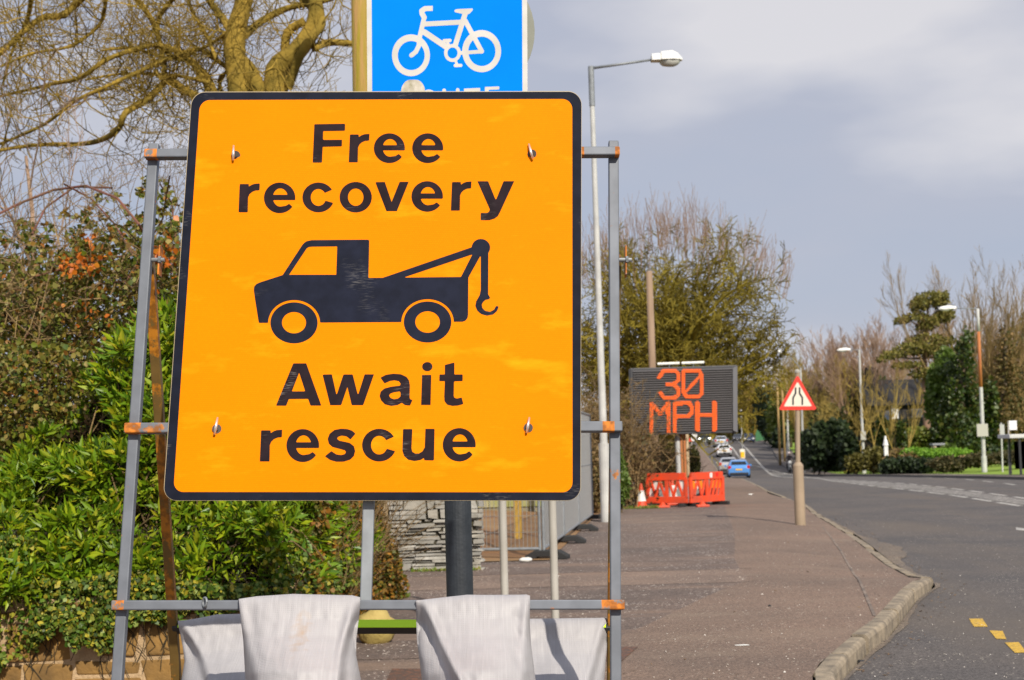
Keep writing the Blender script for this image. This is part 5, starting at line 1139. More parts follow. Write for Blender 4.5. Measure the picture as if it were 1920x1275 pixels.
# ---- brown twig hedge in front of the speed sign
def twig_hedge(lab, spots, m, seed, hgt, name='twig_hedge', leafm=None, nl=0, grp=None, L1=2):
    rr = random.Random(seed); q0 = base(*spots[len(spots) // 2]); t = thing(name, lab, 'hedge', q0, grp); b = MB(); bl = MB()
    for px, Y in spots:
        for k in range(3):
            q = base(px + rr.uniform(-8, 8), Y + rr.uniform(-.8, .8)); H = hgt(px) * rr.uniform(.6, 1.0); grow(b, q, (rr.uniform(-.35, .35), rr.uniform(-.2, .2), 1), H, .02, L1, rr, (5, 9), (25, 70), .25, -.02, .3, (.3, .5), 6, .12, None, .006)
            for j in range(nl): z = rr.random(); p = q + Vector((rr.gauss(0, .28), rr.gauss(0, .3), H * z * .9)); Lf = rr.uniform(.05, .11); oval(bl, p, rdir(rr), Lf, Lf * .42, rr)
    b.build('stems', m, t)
    if nl: bl.build('leaves', leafm, t)
dry = leafmat('dry_leaf', [(.20, .125, .045), (.14, .09, .03), (.26, .16, .06), (.11, .085, .03), (.17, .13, .03)], .7, .2)
twig_hedge('brown twiggy hedge growing across the left end of the electronic sign', [(1085 + 6 * i, 36.9 + .3 * math.sin(i * 2.1)) for i in range(20)], twig_br, 31, lambda px: float(np.interp(px, [1080, 1130, 1180, 1205, 1220], [3.4, 3.3, 2.9, 2.1, 1.6])), leafm=dry, nl=45)
twig_hedge('lower brown hedge behind the red barriers', [(1206 + 6 * i, 40 + .5 * math.sin(i * 1.7)) for i in range(7)], twig_br, 33, lambda px: 1.9, leafm=dry, nl=85)
def leaf_mass(name, lab, cat, ells, m, seed, n, ls, group=None, trunk=None, fn=oval, holes=.0, dens=1.1):
    """ells: (px, py, Y, rx_px, ry_px[, depth]) clumps of leaves"""
    rr = random.Random(seed); e0 = ells[0]; q = base(e0[0], e0[2]); t = thing(name, lab, cat, q, group); b = MB(); A = sum(e[3] * e[4] for e in ells)
    for e in ells:
        px, py, Y, rx, ry = e[:5]; c = at(px, py, Y); wx = rx / F * Y; wz = ry / F * Y; wy = e[5] if len(e) > 5 else min(wx, 2.5)
        for i in range(int(n * rx * ry / A)):
            d = rdir(rr); rad = rr.random() ** .38; s = 1 + .28 * mnoise.noise(d * 2.1 + Vector((px * .1, seed, 0))); p = c + Vector((d.x * wx, d.y * wy, d.z * wz)) * rad * s
            if holes and mnoise.noise(p * (1.6 / max(.4, wx) * 2)) < -holes: continue
            if p.z < terr(p.y) - .05: continue
            L = rr.uniform(*ls); fn(b, p, (d * .6 + rdir(rr)).normalized(), L, L * .4, rr)
    b.build('foliage' if cat != 'tree' else 'crown', m, t)
    if trunk:
        b = MB(); b.tube([base(trunk[0], e0[2]) - upv * .2] + [at(x, y, e0[2]) for x, y in trunk[1]], [k / F * e0[2] for k in trunk[2]], 8); b.build('trunk', trunk[3], t, smooth=True)
    else:
        b = MB(); rr2 = random.Random(seed + 1)
        for i in range(6): q_ = base(e0[0] + rr2.uniform(-.5, .5) * e0[3], e0[2]); grow(b, q_, (rr2.uniform(-.3, .3), 0, 1), max(.3, (at(e0[0], e0[1], e0[2]).z - q_.z) * 1.0), .03, 1, rr2)
        b.build('stems', bk_dark, t)
    return t
grn = leafmat('mid_green_leaf', [(.09, .15, .02), (.13, .2, .03), (.07, .12, .016), (.17, .22, .04)], .5, .25)
leaf_mass('bush', 'small green leafy bush against the right leg of the orange sign', 'bush', [(1163, 905, 33.5, 16, 42, .4), (1155, 860, 33.5, 12, 25, .4)], grn, 41, 2600, (.05, .1))
olv = leafmat('olive_leaf', [(.11, .10, .016), (.15, .13, .02), (.08, .075, .014), (.18, .15, .03)], .6, .2)
leaf_mass('conifer_bush', 'rounded olive conifer bush behind the red barriers', 'bush', [(1256, 872, 50, 13, 40, .5)], olv, 42, 3500, (.06, .13), fn=leaf)
leaf_mass('conifer_bush', 'narrow dark conifer bush right of the electronic sign mast', 'bush', [(1302, 870, 60, 9, 34, .5), (1282, 868, 56, 9, 40, .5)], leafmat('dark_olive', [(.05, .055, .012), (.085, .08, .018), (.11, .10, .02)], .6, .2), 43, 3000, (.07, .15), fn=leaf)
# ---- ground bits: weeds by the wall
wd = leafmat('weed_leaf', [(.11, .2, .02), (.2, .26, .04), (.3, .2, .05)], .5, .3)
b = MB()
for i in range(1500):
    px = LR.choice((LR.uniform(1170, 1230), LR.uniform(1195, 1235), LR.uniform(720, 760), LR.uniform(735, 900))); Y = 36 + LR.uniform(-.5, .3) if px > 1000 else (18.4 if px > 770 else 15.2) + LR.uniform(-.1, .1); q = base(px, Y); q.z += .0
    leaf(b, q, (Vector((0, 0, .8)) + rdir(LR) * .8).normalized(), LR.uniform(.03, .1 if px > 1000 else .06), .01, LR)
tag(b.build('weeds', wd), 'small green and yellow weeds along the pavement edge', 'weeds', kind='stuff')
# ================================================================== FAR SIDE AND DISTANCE
for LL, px, Y, w, y0_, y1_ in ((LA, 1842, 83.7, (1831, 1853), 795, 818), (LB, 1619, 111.7, (1613.5, 1624), 809, 825)):
    a_ = at(w[0], y0_, Y); c_ = at(w[1], y1_, Y); b = MB(); b.box(((a_.x + c_.x) / 2, Y, (a_.z + c_.z) / 2), ((c_.x - a_.x) / 2, .02, (a_.z - c_.z) / 2)); b.build('sign_back', mat('sign_back_grey', (.42, .41, .37), .6), LL)
# house
YH = 128; h0 = at(1632, 800, YH).x; h1 = at(1764, 800, YH).x; zg = terr(YH) + 1.6; ze = at(1700, 757, YH).z; zr = at(1700, 708, YH).z
ht = thing('house', 'dark roofed house with a bright white window among the garden trees', 'house', ((h0 + h1) / 2, YH, zg))
dw = mat('dark_render', (.035, .033, .034), .9, var=(.05, .046, .045), scale=1); rf_ = mat('slate_roof', (.014, .014, .016), .85, var=(.022, .021, .022), scale=3, stretch=(1, 1, 6))
b = MB(); b.box(((h0 + h1) / 2, YH + 4, (zg + ze) / 2 - .6), ((h1 - h0) / 2 - .3, 3.8, (ze - zg) / 2 + .6)); b.build('wall', dw, ht)
b = MB(); b.prism([(h0 - .2, YH - .3, ze - .1), (h0 - .2, YH + 4, zr), (h0 - .2, YH + 8.3, ze - .1)], Vector((h1 - h0 + .4, 0, 0))); rr_ = b.build('roof', rf_, ht, recalc=True)
b = MB(); b.box((h0 + 1.2, YH + 4, zr + .4), (.4, .4, .8)); b.build('chimney', dw, rr_)
wf = mat('window_white', (.85, .85, .85), .4); glz = mat('window_glass', (.10, .14, .22), .1, spec=.7)
for (xa, xb, ya, yb, fr) in ((1673, 1684, 761, 784, 1), (1657, 1668, 772, 786, 0), (1711, 1729, 768, 781, 0)):
    a_, c_ = at(xa, ya, YH), at(xb, yb, YH); cx, cz = (a_.x + c_.x) / 2, (a_.z + c_.z) / 2; w, h = (c_.x - a_.x) / 2, (a_.z - c_.z) / 2
    b = MB(); b.box((cx, YH + .16, cz), (w + .06, .05, h + .06)); wn = b.build('window', wf if fr else mat('window_frame', (.3, .3, .33), .5), ht)
    b = MB()
    if fr: b.box((cx, YH + .105, cz + h * .15), (w * .25, .008, h * .3))
    else: b.box((cx, YH + .105, cz), (w, .008, h))
    b.build('pane', glz, wn)
# garden wall, stone pillar, rockery, white urn
lowm = mat('pale_garden_wall', (.40, .32, .23), .9, var=(.28, .22, .15), scale=1.5, bump=.4)
a_, c_ = base(1660, 101), base(1762, 99); zz = at(1710, 848, 100).z; t = thing('garden_wall', 'low pale garden wall below the dark roofed house', 'wall', (a_ + c_) / 2); b = MB(); b.box(((a_.x + c_.x) / 2, 100, (zz + a_.z) / 2), ((c_.x - a_.x) / 2, .15, (zz - a_.z) / 2)); b.build('stones', lowm, t)
b = MB(); b.box(((a_.x + c_.x) / 2, 100, zz + .05), ((c_.x - a_.x) / 2 + .05, .2, .05)); b.build('coping', mat('coping', (.45, .42, .37), .8), t)
Yp = 96; a_ = at(1748, 833, Yp); c_ = at(1768, 862, Yp); t = thing('gate_pillar', 'small stone pillar with a dark square niche and grey cap', 'pillar', base(1758, Yp)); cx = (a_.x + c_.x) / 2; w = (c_.x - a_.x) / 2
b = MB(); b.box((cx - w * .72, Yp, (a_.z + c_.z) / 2 - .4), (w * .28, w, (a_.z - c_.z) / 2 + .3)); b.box((cx + w * .72, Yp, (a_.z + c_.z) / 2 - .4), (w * .28, w, (a_.z - c_.z) / 2 + .3)); b.box((cx, Yp, c_.z - .1), (w * .44, w, .35)); b.build('stonework', lowm, t)
b = MB(); b.box((cx, Yp + w * .6, a_.z - .4), (w * .44, .05, .4)); b.build('niche', M['black'], t); b = MB(); b.box((cx, Yp, a_.z), (w * 1.25, w * 1.2, .06)); b.build('cap', mat('cap_slate', (.25, .26, .28), .7), t)
g = base(1663, 98); t = thing('garden_urn', 'white conical ornament below the dark roofed house', 'ornament', g); b = MB(); zc = at(1663, 835, 98).z; b.lathe((g.x, 98, zc), [(.2, 0), (.17, .1), (.12, .35), (.07, .45), (.09, .5), (.06, .6), (.0, .64)], 14); b.box((g.x, 98, zc - .35), (.12, .12, .35)); b.build('urn', M['white'], t)
rk = mat('orange_rock', (.50, .32, .16), .9, var=(.35, .24, .13), scale=2, bump=.5)
rr = random.Random(4)
for i, px in enumerate(range(1800, 1864, 7)):
    p = at(px, 857 + rr.uniform(-2, 2), 90); t = thing('rockery_stone', ['tan rockery stone in the bank beside the rusty street lamp'][0], 'stone', p, 'tan rockery stones along the garden bank'); b = MB(); b.blob(p - upv * .1, (rr.uniform(.15, .3), .25, rr.uniform(.12, .28)), 9, 6, i, .5); b.build('rock', rk, t)
# bus shelter and stops
Ys = 68; t = thing('bus_shelter', 'dark framed bus shelter with pale roof at the right edge', 'bus shelter', base(1935, Ys)); xl, xr = at(1891, 820, Ys).x, at(2000, 820, Ys).x; zt = at(1900, 818, Ys).z; zb = terr(Ys)
b = MB(); b.box(((xl + xr) / 2, Ys + .7, zt), ((xr - xl) / 2, .85, .09)); b.build('roof', mat('shelter_roof', (.55, .55, .55), .4), t, bevel=.02)
for x, y in ((at(1911, 820, Ys).x, Ys), (xr - .1, Ys), (at(1911, 820, Ys).x, Ys + 1.4), (xr - .1, Ys + 1.4)): b = MB(); b.box((x, y, (zt + zb) / 2), (.045, .045, (zt - zb) / 2 - .02)); b.build('corner_post', M['black'], t); b = MB(); b.box(((xl + xr) / 2 + .2, Ys + 1.38, (zt + zb) / 2), ((xr - xl) / 2 - .5, .01, (zt - zb) / 2 - .25)); b.build('glass_panel', glz, t)
g = base(1893, 70); t = thing('bus_stop', 'white rectangular bus stop flag above the shelter roof', 'bus stop', g); a_, c_ = at(1890.5, 789, 70), at(1905, 806, 70); b = MB(); b.cyl(g, Vector((a_.x, 70, a_.z)), .04, 8); b.build('pole', M['postgrey'], t)
b = MB(); b.box(((a_.x + c_.x) / 2 + .04, 70, (a_.z + c_.z) / 2), ((c_.x - a_.x) / 2, .02, (a_.z - c_.z) / 2)); b.build('flag', mat('flag_white', (.78, .8, .83), .4), t)
g = base(1880, 82); t = thing('sign_post', 'pale post with a small upright grey sign right of the rusty lamp', 'sign', g); tz = at(1877, 793, 82); b = MB(); b.cyl(g, tz, .05, 8); b.build('post', M['lamp'], t)
a_, c_ = at(1873, 796, 82), at(1882.5, 815, 82); b = MB(); b.box(((a_.x + c_.x) / 2, 81.9, (a_.z + c_.z) / 2), ((c_.x - a_.x) / 2, .02, (a_.z - c_.z) / 2)); b.build('sign_panel', mat('grey_panel', (.42, .42, .42), .5), t)
# trees and hedges, right side
hd_ = leafmat('dark_hedge_leaf', [(.012, .026, .007), (.022, .04, .010), (.03, .05, .012), (.018, .03, .008)], .6, .15)
iv2 = leafmat('ivy_tree_leaf', [(.018, .04, .006), (.04, .075, .009), (.075, .105, .014), (.028, .055, .008), (.11, .11, .016)], .45, .2)
lowh = leafmat('low_hedge_leaf', [(.06, .055, .018), (.09, .075, .025), (.045, .05, .014), (.12, .09, .03)], .7, .2)
yg = leafmat('yellow_green_leaf', [(.14, .19, .02), (.19, .22, .03), (.10, .15, .018), (.22, .2, .04)], .55, .25)
leaf_mass('evergreen_hedge', 'tall dark evergreen hedge right of the triangular sign', 'hedge', [(1535, 838, 112, 24, 42, 2), (1568, 835, 112, 26, 45, 2), (1512, 845, 120, 14, 32, 2), (1590, 845, 108, 14, 34, 1.5)], hd_, 51, 9000, (.25, .5))
leaf_mass('low_hedge', 'low dark clipped hedge behind the far pavement', 'hedge', [(1700, 874, 92, 45, 15, 1.0), (1670, 875, 94, 20, 14, .9), (1733, 874, 90, 20, 14, .9)], hd_, 52, 5000, (.12, .28))
leaf_mass('low_hedge', 'low brownish hedge below the tan rockery stones', 'hedge', [(1780, 870, 86, 40, 13, .9), (1838, 862, 86, 34, 11, .9), (1890, 858, 86, 34, 12, .9), (1935, 852, 86, 24, 16, .9)], lowh, 53, 7000, (.10, .22))
leaf_mass('ivy_stump', 'ivy covered stump below pale forked stems beside the plain lamp', 'stump', [(1655, 815, 104, 10, 36, .5), (1657, 845, 104, 9, 20, .5)], iv2, 54, 1500, (.15, .3))
leaf_mass('ivy_stump', 'ivy covered stump right of the white garden ornament', 'stump', [(1689, 820, 102, 8, 30, .5), (1690, 845, 102, 7, 20, .5)], iv2, 55, 1300, (.15, .3))
leaf_mass('garden_shrub', 'pale green rounded shrub on the slope under the pine', 'shrub', [(1722, 822, 106, 30, 20, 1.5), (1745, 830, 106, 22, 18, 1.5)], yg, 56, 4200, (.15, .3))
leaf_mass('lawn_bank', 'bright green grassy bank above the low brownish hedge', 'bank', [(1770, 850, 92, 46, 8, 2.5), (1720, 848, 98, 30, 7, 2)], leafmat('lawn_leaf', [(.10, .24, .012), (.16, .32, .018), (.2, .34, .03)], .6, .25), 100, 7000, (.08, .2), fn=leaf)
leaf_mass('garden_shrub', 'green leafy shrub beside the stone pillar', 'shrub', [(1782, 848, 94, 14, 14, .6), (1770, 855, 94, 10, 9, .6)], grn, 57, 1600, (.12, .25))
leaf_mass('garden_shrub', 'olive scrub at the foot of the plain grey lamp', 'shrub', [(1640, 862, 100, 26, 22, .9), (1605, 868, 104, 18, 18, .8)], olv, 58, 3400, (.12, .28))
leaf_mass('garden_shrub', 'pale brown scrub between the two ivy stumps', 'shrub', [(1682, 858, 99, 26, 15, .9), (1710, 862, 97, 20, 12, .8)], dry, 59, 2600, (.12, .26))
PN = leafmat('pine_needles', [(.16, .155, .025), (.23, .195, .04), (.11, .12, .02), (.29, .22, .05)], .7, .2)
Yq = 116; pk = bark('pine_bark', (.28, .17, .12), (.2, .12, .085), 2)
pt = leaf_mass('pine_tree', 'layered pine with flat umbrella tiers above the dark roofed house', 'tree', [(1743, 562, Yq, 30, 15, 1.6), (1765, 560, Yq, 14, 12, 1.2), (1722, 572, Yq, 18, 12, 1.2), (1770, 588, Yq, 18, 16, 1.2), (1712, 594, Yq, 26, 7, 1.5), (1692, 602, Yq, 16, 5, 1), (1742, 604, Yq, 20, 12, 1.4), (1733, 614, Yq, 14, 10, 1.2),
     (1735, 634, Yq, 32, 6, 2), (1768, 640, Yq, 20, 6, 2), (1718, 652, Yq, 38, 12, 2.4), (1760, 660, Yq, 34, 9, 2.4), (1680, 664, Yq, 24, 7, 2), (1655, 673, Yq, 12, 5, 1), (1700, 685, Yq, 28, 5, 2), (1745, 700, Yq, 40, 10, 2.2)], PN, 60, 13500, (.12, .30), fn=leaf, holes=.12, trunk=(1739, [(1738, 800), (1735, 740), (1733, 690), (1737, 630), (1741, 560)], [8, 7, 6, 4.5, 3, 1.5], pk))
b = MB()
for (x0_, y0_, x1_, y1_) in ((1734, 690, 1690, 684), (1735, 672, 1670, 668), (1735, 672, 1770, 660), (1737, 640, 1700, 655), (1738, 615, 1700, 598), (1739, 600, 1768, 588), (1740, 580, 1722, 572)):
    b.tube([at(x0_, y0_, Yq), at((x0_ + x1_) / 2, (y0_ + y1_) / 2 + 2, Yq), at(x1_, y1_, Yq)], [.09, .07, .04], 5)
b.build('limbs', pk, pt)
leaf_mass('ivy_tree', 'tall tree thickly covered in dark ivy left of the rusty lamp', 'tree', [(1808, 690, 104, 15, 60, 1.4), (1788, 745, 104, 16, 34, 1.5), (1822, 760, 104, 15, 46, 1.6), (1768, 815, 104, 16, 40, 1.6), (1814, 640, 104, 8, 28, .9), (1779, 700, 106, 10, 26, 1.2), (1806, 825, 102, 34, 34, 2), (1796, 790, 103, 20, 30, 2), (1830, 820, 103, 16, 36, 1.6), (1775, 770, 105, 13, 26, 1.5)], iv2, 61, 10500, (.14, .32), trunk=(1800, [(1802, 800), (1806, 700), (1808, 640)], [9, 8, 6, 3], bk_dark), holes=.1)
leaf_mass('ivy_tree', 'tree with a brown ivy mantle right of the rusty lamp', 'tree', [(1885, 660, 112, 15, 55, 1.6), (1876, 720, 112, 18, 60, 1.6), (1900, 740, 112, 20, 70, 1.8), (1890, 800, 110, 30, 50, 2)], leafmat('brown_ivy', [(.16, .10, .03), (.10, .09, .02), (.22, .13, .04), (.06, .07, .014)], .7, .2), 62, 5200, (.14, .3), trunk=(1880, [(1880, 800), (1884, 700), (1886, 600)], [8, 7, 5, 3], bk_dark), holes=.05)
leaf_mass('ivy_tree', 'dark shady evergreen behind the bus stop flag', 'tree', [(1920, 780, 118, 26, 70, 2.5), (1850, 800, 116, 26, 50, 2.2), (1945, 740, 118, 26, 90, 2.5)], hd_, 63, 7000, (.25, .5), trunk=(1920, [(1920, 760), (1920, 720)], [8, 6, 4], bk_dark), holes=.2)
leaf_mass('ivy_tree', 'dark green tree behind the house roof and pale stems', 'tree', [(1630, 740, 136, 30, 45, 3), (1600, 770, 134, 30, 40, 3), (1640, 790, 134, 20, 40, 2.5)], leafmat('shade_green', [(.03, .05, .012), (.05, .075, .016), (.075, .09, .02)], .6, .2), 64, 6000, (.3, .55), trunk=(1620, [(1620, 780), (1620, 720)], [8, 6, 4], bk_dark), holes=.25)
leaf_mass('ivy_tree', 'green ivy hung tree right of the pine trunk', 'tree', [(1762, 720, 108, 20, 40, 2), (1752, 760, 108, 14, 40, 1.6), (1772, 680, 110, 14, 30, 1.5)], grn, 65, 4500, (.18, .38), trunk=(1765, [(1762, 780), (1764, 700)], [6, 5, 3], bk_dark), holes=.2)
def bt_(lab, px, Y, topy, spread, m, seed, tr=.16, stems=3, m2=None, ang=(14, 42), nb=(6, 8, 8), group='bare trees on the far side', rm=.014, wob=.13, trop=.12, fork=.2):
    H = at(px, topy, Y).z - terr(Y); return bare_tree(lab, px, Y, H * .86, spread, m, seed, tr, stems, nb, group, ang, wob, trop, 'bare_tree', fork, 3, m2, rm)
und = leafmat('undergrowth_leaf', [(.05, .06, .012), (.09, .09, .018), (.13, .11, .022), (.03, .045, .008), (.17, .13, .035)], .7, .2)
leaf_mass('undergrowth', 'olive undergrowth filling the gaps between the far bare trees', 'shrubs', [(1545, 760, 140, 26, 40, 3), (1575, 735, 142, 24, 40, 3), (1608, 730, 142, 24, 46, 3), (1520, 740, 165, 20, 44, 3), (1560, 800, 130, 34, 40, 3), (1655, 820, 112, 12, 24, 1.5), (1500, 720, 200, 18, 40, 3)], und, 66, 9000, (.2, .45), holes=.12)
leaf_mass('undergrowth', 'shady undergrowth behind the right edge trees', 'shrubs', [(1850, 745, 130, 26, 60, 3), (1870, 690, 132, 16, 50, 3), (1905, 680, 132, 22, 70, 3), (1860, 820, 112, 26, 34, 2), (1930, 640, 134, 16, 60, 3), (1890, 845, 100, 34, 14, 1.2), (1858, 770, 110, 12, 60, 1.2)], iv2, 67, 9000, (.2, .45), holes=.12)
leaf_mass('undergrowth', 'dark bushes at the foot of the house wall', 'shrubs', [(1700, 800, 124, 40, 12, 2), (1640, 800, 126, 14, 30, 2), (1755, 800, 120, 12, 26, 2)], hd_, 68, 2600, (.2, .4))
bk_yel = bark('yellowish_bark', (.42, .30, .08), (.28, .20, .04), 2)
bt_('tallest bare tree rising above the ivy tree beside the rusty lamp', 1812, 116, 452, .75, bk_tan, 71, .24, 8, ang=(10, 34), trop=.12, nb=(5, 7, 6), rm=.010, fork=.35)
bt_('bare tree with ivy at its foot at the right edge', 1880, 114, 535, .5, bk_tan, 72, .2, 4, ang=(12, 34))
bt_('reddish twigged bare tree cut by the right edge', 1925, 120, 570, .6, bk_tan, 73, .2, 4, bk_pink)
bt_('pale forked bare tree on the left ivy stump', 1655, 104, 650, .7, bk_yel, 74, .16, 4, ang=(14, 36), nb=(4, 5, 5), rm=.011)
bt_('pale forked bare tree on the right ivy stump', 1690, 102, 690, .7, bk_yel, 75, .13, 4, ang=(14, 36), nb=(3, 5, 5), rm=.011)
bt_('pink twigged bare tree behind the plain grey lamp', 1622, 132, 595, .7, bk_tan, 76, .2, 5, bk_pink, ang=(12, 36))
bt_('pink twigged bare tree left of the plain grey lamp', 1578, 138, 612, .8, bk_yel, 77, .18, 5, bk_pink, ang=(14, 40))
bt_('pink twigged bare tree between the lamp and the pine', 1662, 136, 610, .7, bk_tan, 78, .18, 5, bk_pink, ang=(12, 36))
bt_('olive stemmed bare tree behind the dark hedge', 1548, 134, 645, .9, bk_yel, 79, .16, 5, ang=(20, 50))
bt_('olive stemmed bare tree above the triangular sign', 1520, 160, 650, 1.0, bk_olive, 80, .2, 5, ang=(20, 50))
bt_('bare tree with spreading low stems at the dark hedge', 1590, 118, 700, 1.3, bk_yel, 81, .12, 5, ang=(22, 55), nb=(4, 5, 5))
bt_('bare tree standing behind the pine top', 1712, 150, 560, .7, bk_tan, 82, .2, 4, bk_pink)
bt_('bare tree between the tallest tree and the ivy mantle', 1848, 126, 590, .7, bk_tan, 83, .18, 4)
bt_('bare tree filling the gap between dark hedge and plain lamp', 1600, 146, 640, 1.0, bk_tan, 88, .18, 5, bk_pink, ang=(16, 44))
bt_('bare tree behind the house chimney', 1640, 152, 600, .9, bk_tan, 89, .2, 5, bk_pink, ang=(14, 42))
bt_('low bare tree behind the pine trunk', 1755, 140, 640, 1.0, bk_yel, 90, .18, 4, ang=(18, 48), nb=(4, 6, 6))
bt_('bare tree beyond the rusty lamp head', 1790, 138, 560, .9, bk_tan, 94, .2, 5, bk_pink, ang=(14, 40))
bt_('bare tree filling the right edge behind the bus stop', 1905, 136, 610, 1.0, bk_tan, 95, .2, 5, bk_pink, ang=(14, 44))
bt_('grey bare tree over the far bend left of the sign', 1485, 240, 655, .9, bk_tan, 84, .3, 4, rm=.016)
bt_('reddish bare tree over the far bend by the smallest lamp', 1445, 290, 695, .9, bk_dark, 85, .3, 5, bk_pink, rm=.02)
bt_('thin bare tree right of the speed sign', 1408, 250, 700, .8, bk_olive, 86, .25, 4, rm=.016)
bt_('bare tree behind the mossy tree beyond the speed sign', 1330, 270, 690, .9, bk_olive, 87, .3, 4, rm=.018)
# evergreens and scrub at the end of the road
leaf_mass('ivy_tree', 'yellow green ivy covered tree left of the triangular sign', 'tree', [(1480, 770, 190, 18, 50, 3), (1470, 745, 190, 14, 30, 2.5), (1455, 790, 195, 16, 40, 3), (1500, 785, 180, 20, 48, 3)], yg, 91, 8000, (.3, .6), trunk=(1480, [(1480, 780), (1478, 730)], [6, 5, 3], bk_dark), holes=.1)
leaf_mass('evergreen_hedge', 'very dark conifers at the far bend beside the brown poles', 'hedge', [(1438, 775, 225, 16, 48, 4), (1450, 800, 215, 12, 36, 3), (1425, 760, 240, 10, 34, 3), (1462, 828, 190, 12, 22, 2)], hd_, 92, 7000, (.35, .7))
leaf_mass('far_shrubs', 'olive and yellow scrub at the end of the road', 'shrubs', [(1405, 785, 300, 18, 38, 4), (1385, 770, 300, 22, 50, 4), (1360, 790, 300, 22, 40, 4), (1330, 795, 300, 30, 36, 4), (1300, 800, 290, 30, 36, 4), (1270, 800, 290, 30, 40, 4), (1420, 745, 310, 20, 40, 4), (1240, 790, 280, 30, 50, 4)], leafmat('scrub_leaf', [(.13, .12, .02), (.18, .15, .03), (.10, .10, .02), (.2, .13, .05), (.09, .12, .02)], .7, .2), 93, 13000, (.45, .9), holes=.25)
gm = mat('green_fence_paint', (.03, .14, .05), .6); a_, c_ = at(1417, 806, 270), at(1452, 829, 270); t = thing('fence', 'short green fence at the far bend of the road', 'fence', base(1435, 270)); b = MB(); b.box(((a_.x + c_.x) / 2, 270, (a_.z + c_.z) / 2), ((c_.x - a_.x) / 2, .05, (a_.z - c_.z) / 2)); b.build('panel', gm, t)
b = MB()
for i in range(6): b.box((a_.x + (c_.x - a_.x) * i / 5, 270, (a_.z + c_.z) / 2), (.07, .09, (a_.z - c_.z) / 2 + .1))
b.build('posts', gm, t)
# wood in the distance (reads as one mass)
rr = random.Random(97); b = MB()
for i in range(26000):
    Y = rr.uniform(330, 420); px = rr.uniform(-200, 2100); zt = 4 + 5.5 * (mnoise.noise(Vector((px * .012, 0, 0))) * .5 + .6); z = terr(Y) + rr.random() * zt; p = base(px, Y); oval(b, Vector((p.x, Y, z)), rdir(rr), *(lambda L: (L, L * .45))(rr.uniform(.6, 1.4)), rr)
tag(b.build('distant_wood', leafmat('distant_wood_leaf', [(.10, .09, .03), (.15, .11, .05), (.08, .09, .025), (.19, .13, .08)], .8, .2)), 'distant brownish wood along the horizon', 'wood', kind='stuff')
# screen of shrubs beyond the plot on the left
leaf_mass('plot_shrubs', 'yellow green shrubs behind the mossy block wall', 'shrubs', [(985, 930, 36, 34, 60, 1.0), (1040, 880, 38, 40, 90, 1.2), (1090, 880, 40, 30, 80, 1.2), (920, 880, 40, 60, 80, 1.2), (820, 850, 40, 60, 90, 1.2)], yg, 98, 9000, (.08, .16), holes=.2)
leaf_mass('plot_shrubs', 'brown leafless scrub behind the far fence panel', 'shrubs', [(1110, 900, 33.5, 20, 70, .6), (1090, 930, 33, 18, 40, .6)], dry, 99, 3800, (.05, .1))

# ================================================================== TRAFFIC
glass = mat('car_glass', (.012, .016, .02), .08, spec=.8); tyre = mat('tyre', (.018, .018, .018), .85); rim = mat('wheel_rim', (.45, .46, .48), .35, .6); redl = mat('tail_lamp', (.5, .012, .01), .2); whl = mat('head_lamp', (.8, .8, .78), .15); yel = mat('yellow_plate', (.8, .46, .02), .5); wpl = mat('white_plate', (.8, .8, .78), .5); blkp = mat('black_trim', (.02, .02, .022), .55)
ST = {'hatch': [(2.05, .32, .52, .6, .66, .55), (1.95, .2, .68, .74, .82, .70), (1.1, .18, .86, .93, .88, .74), (.85, .18, .90, .98, .885, .73), (.05, .18, .94, 1.43, .90, .62), (-.9, .18, .96, 1.47, .90, .62), (-1.55, .18, .98, 1.38, .88, .60), (-1.92, .2, .98, 1.03, .85, .69), (-2.03, .3, .74, .80, .80, .70)],
      'suv': [(2.3, .4, .72, .82, .76, .66), (2.2, .28, .92, .98, .90, .78), (1.2, .26, 1.04, 1.12, .94, .80), (.95, .26, 1.08, 1.16, .95, .79), (.25, .26, 1.1, 1.70, .95, .68), (-1.2, .26, 1.12, 1.76, .95, .68), (-1.95, .26, 1.14, 1.68, .94, .66), (-2.2, .28, 1.12, 1.2, .92, .76), (-2.3, .4, .9, .98, .88, .78)]}
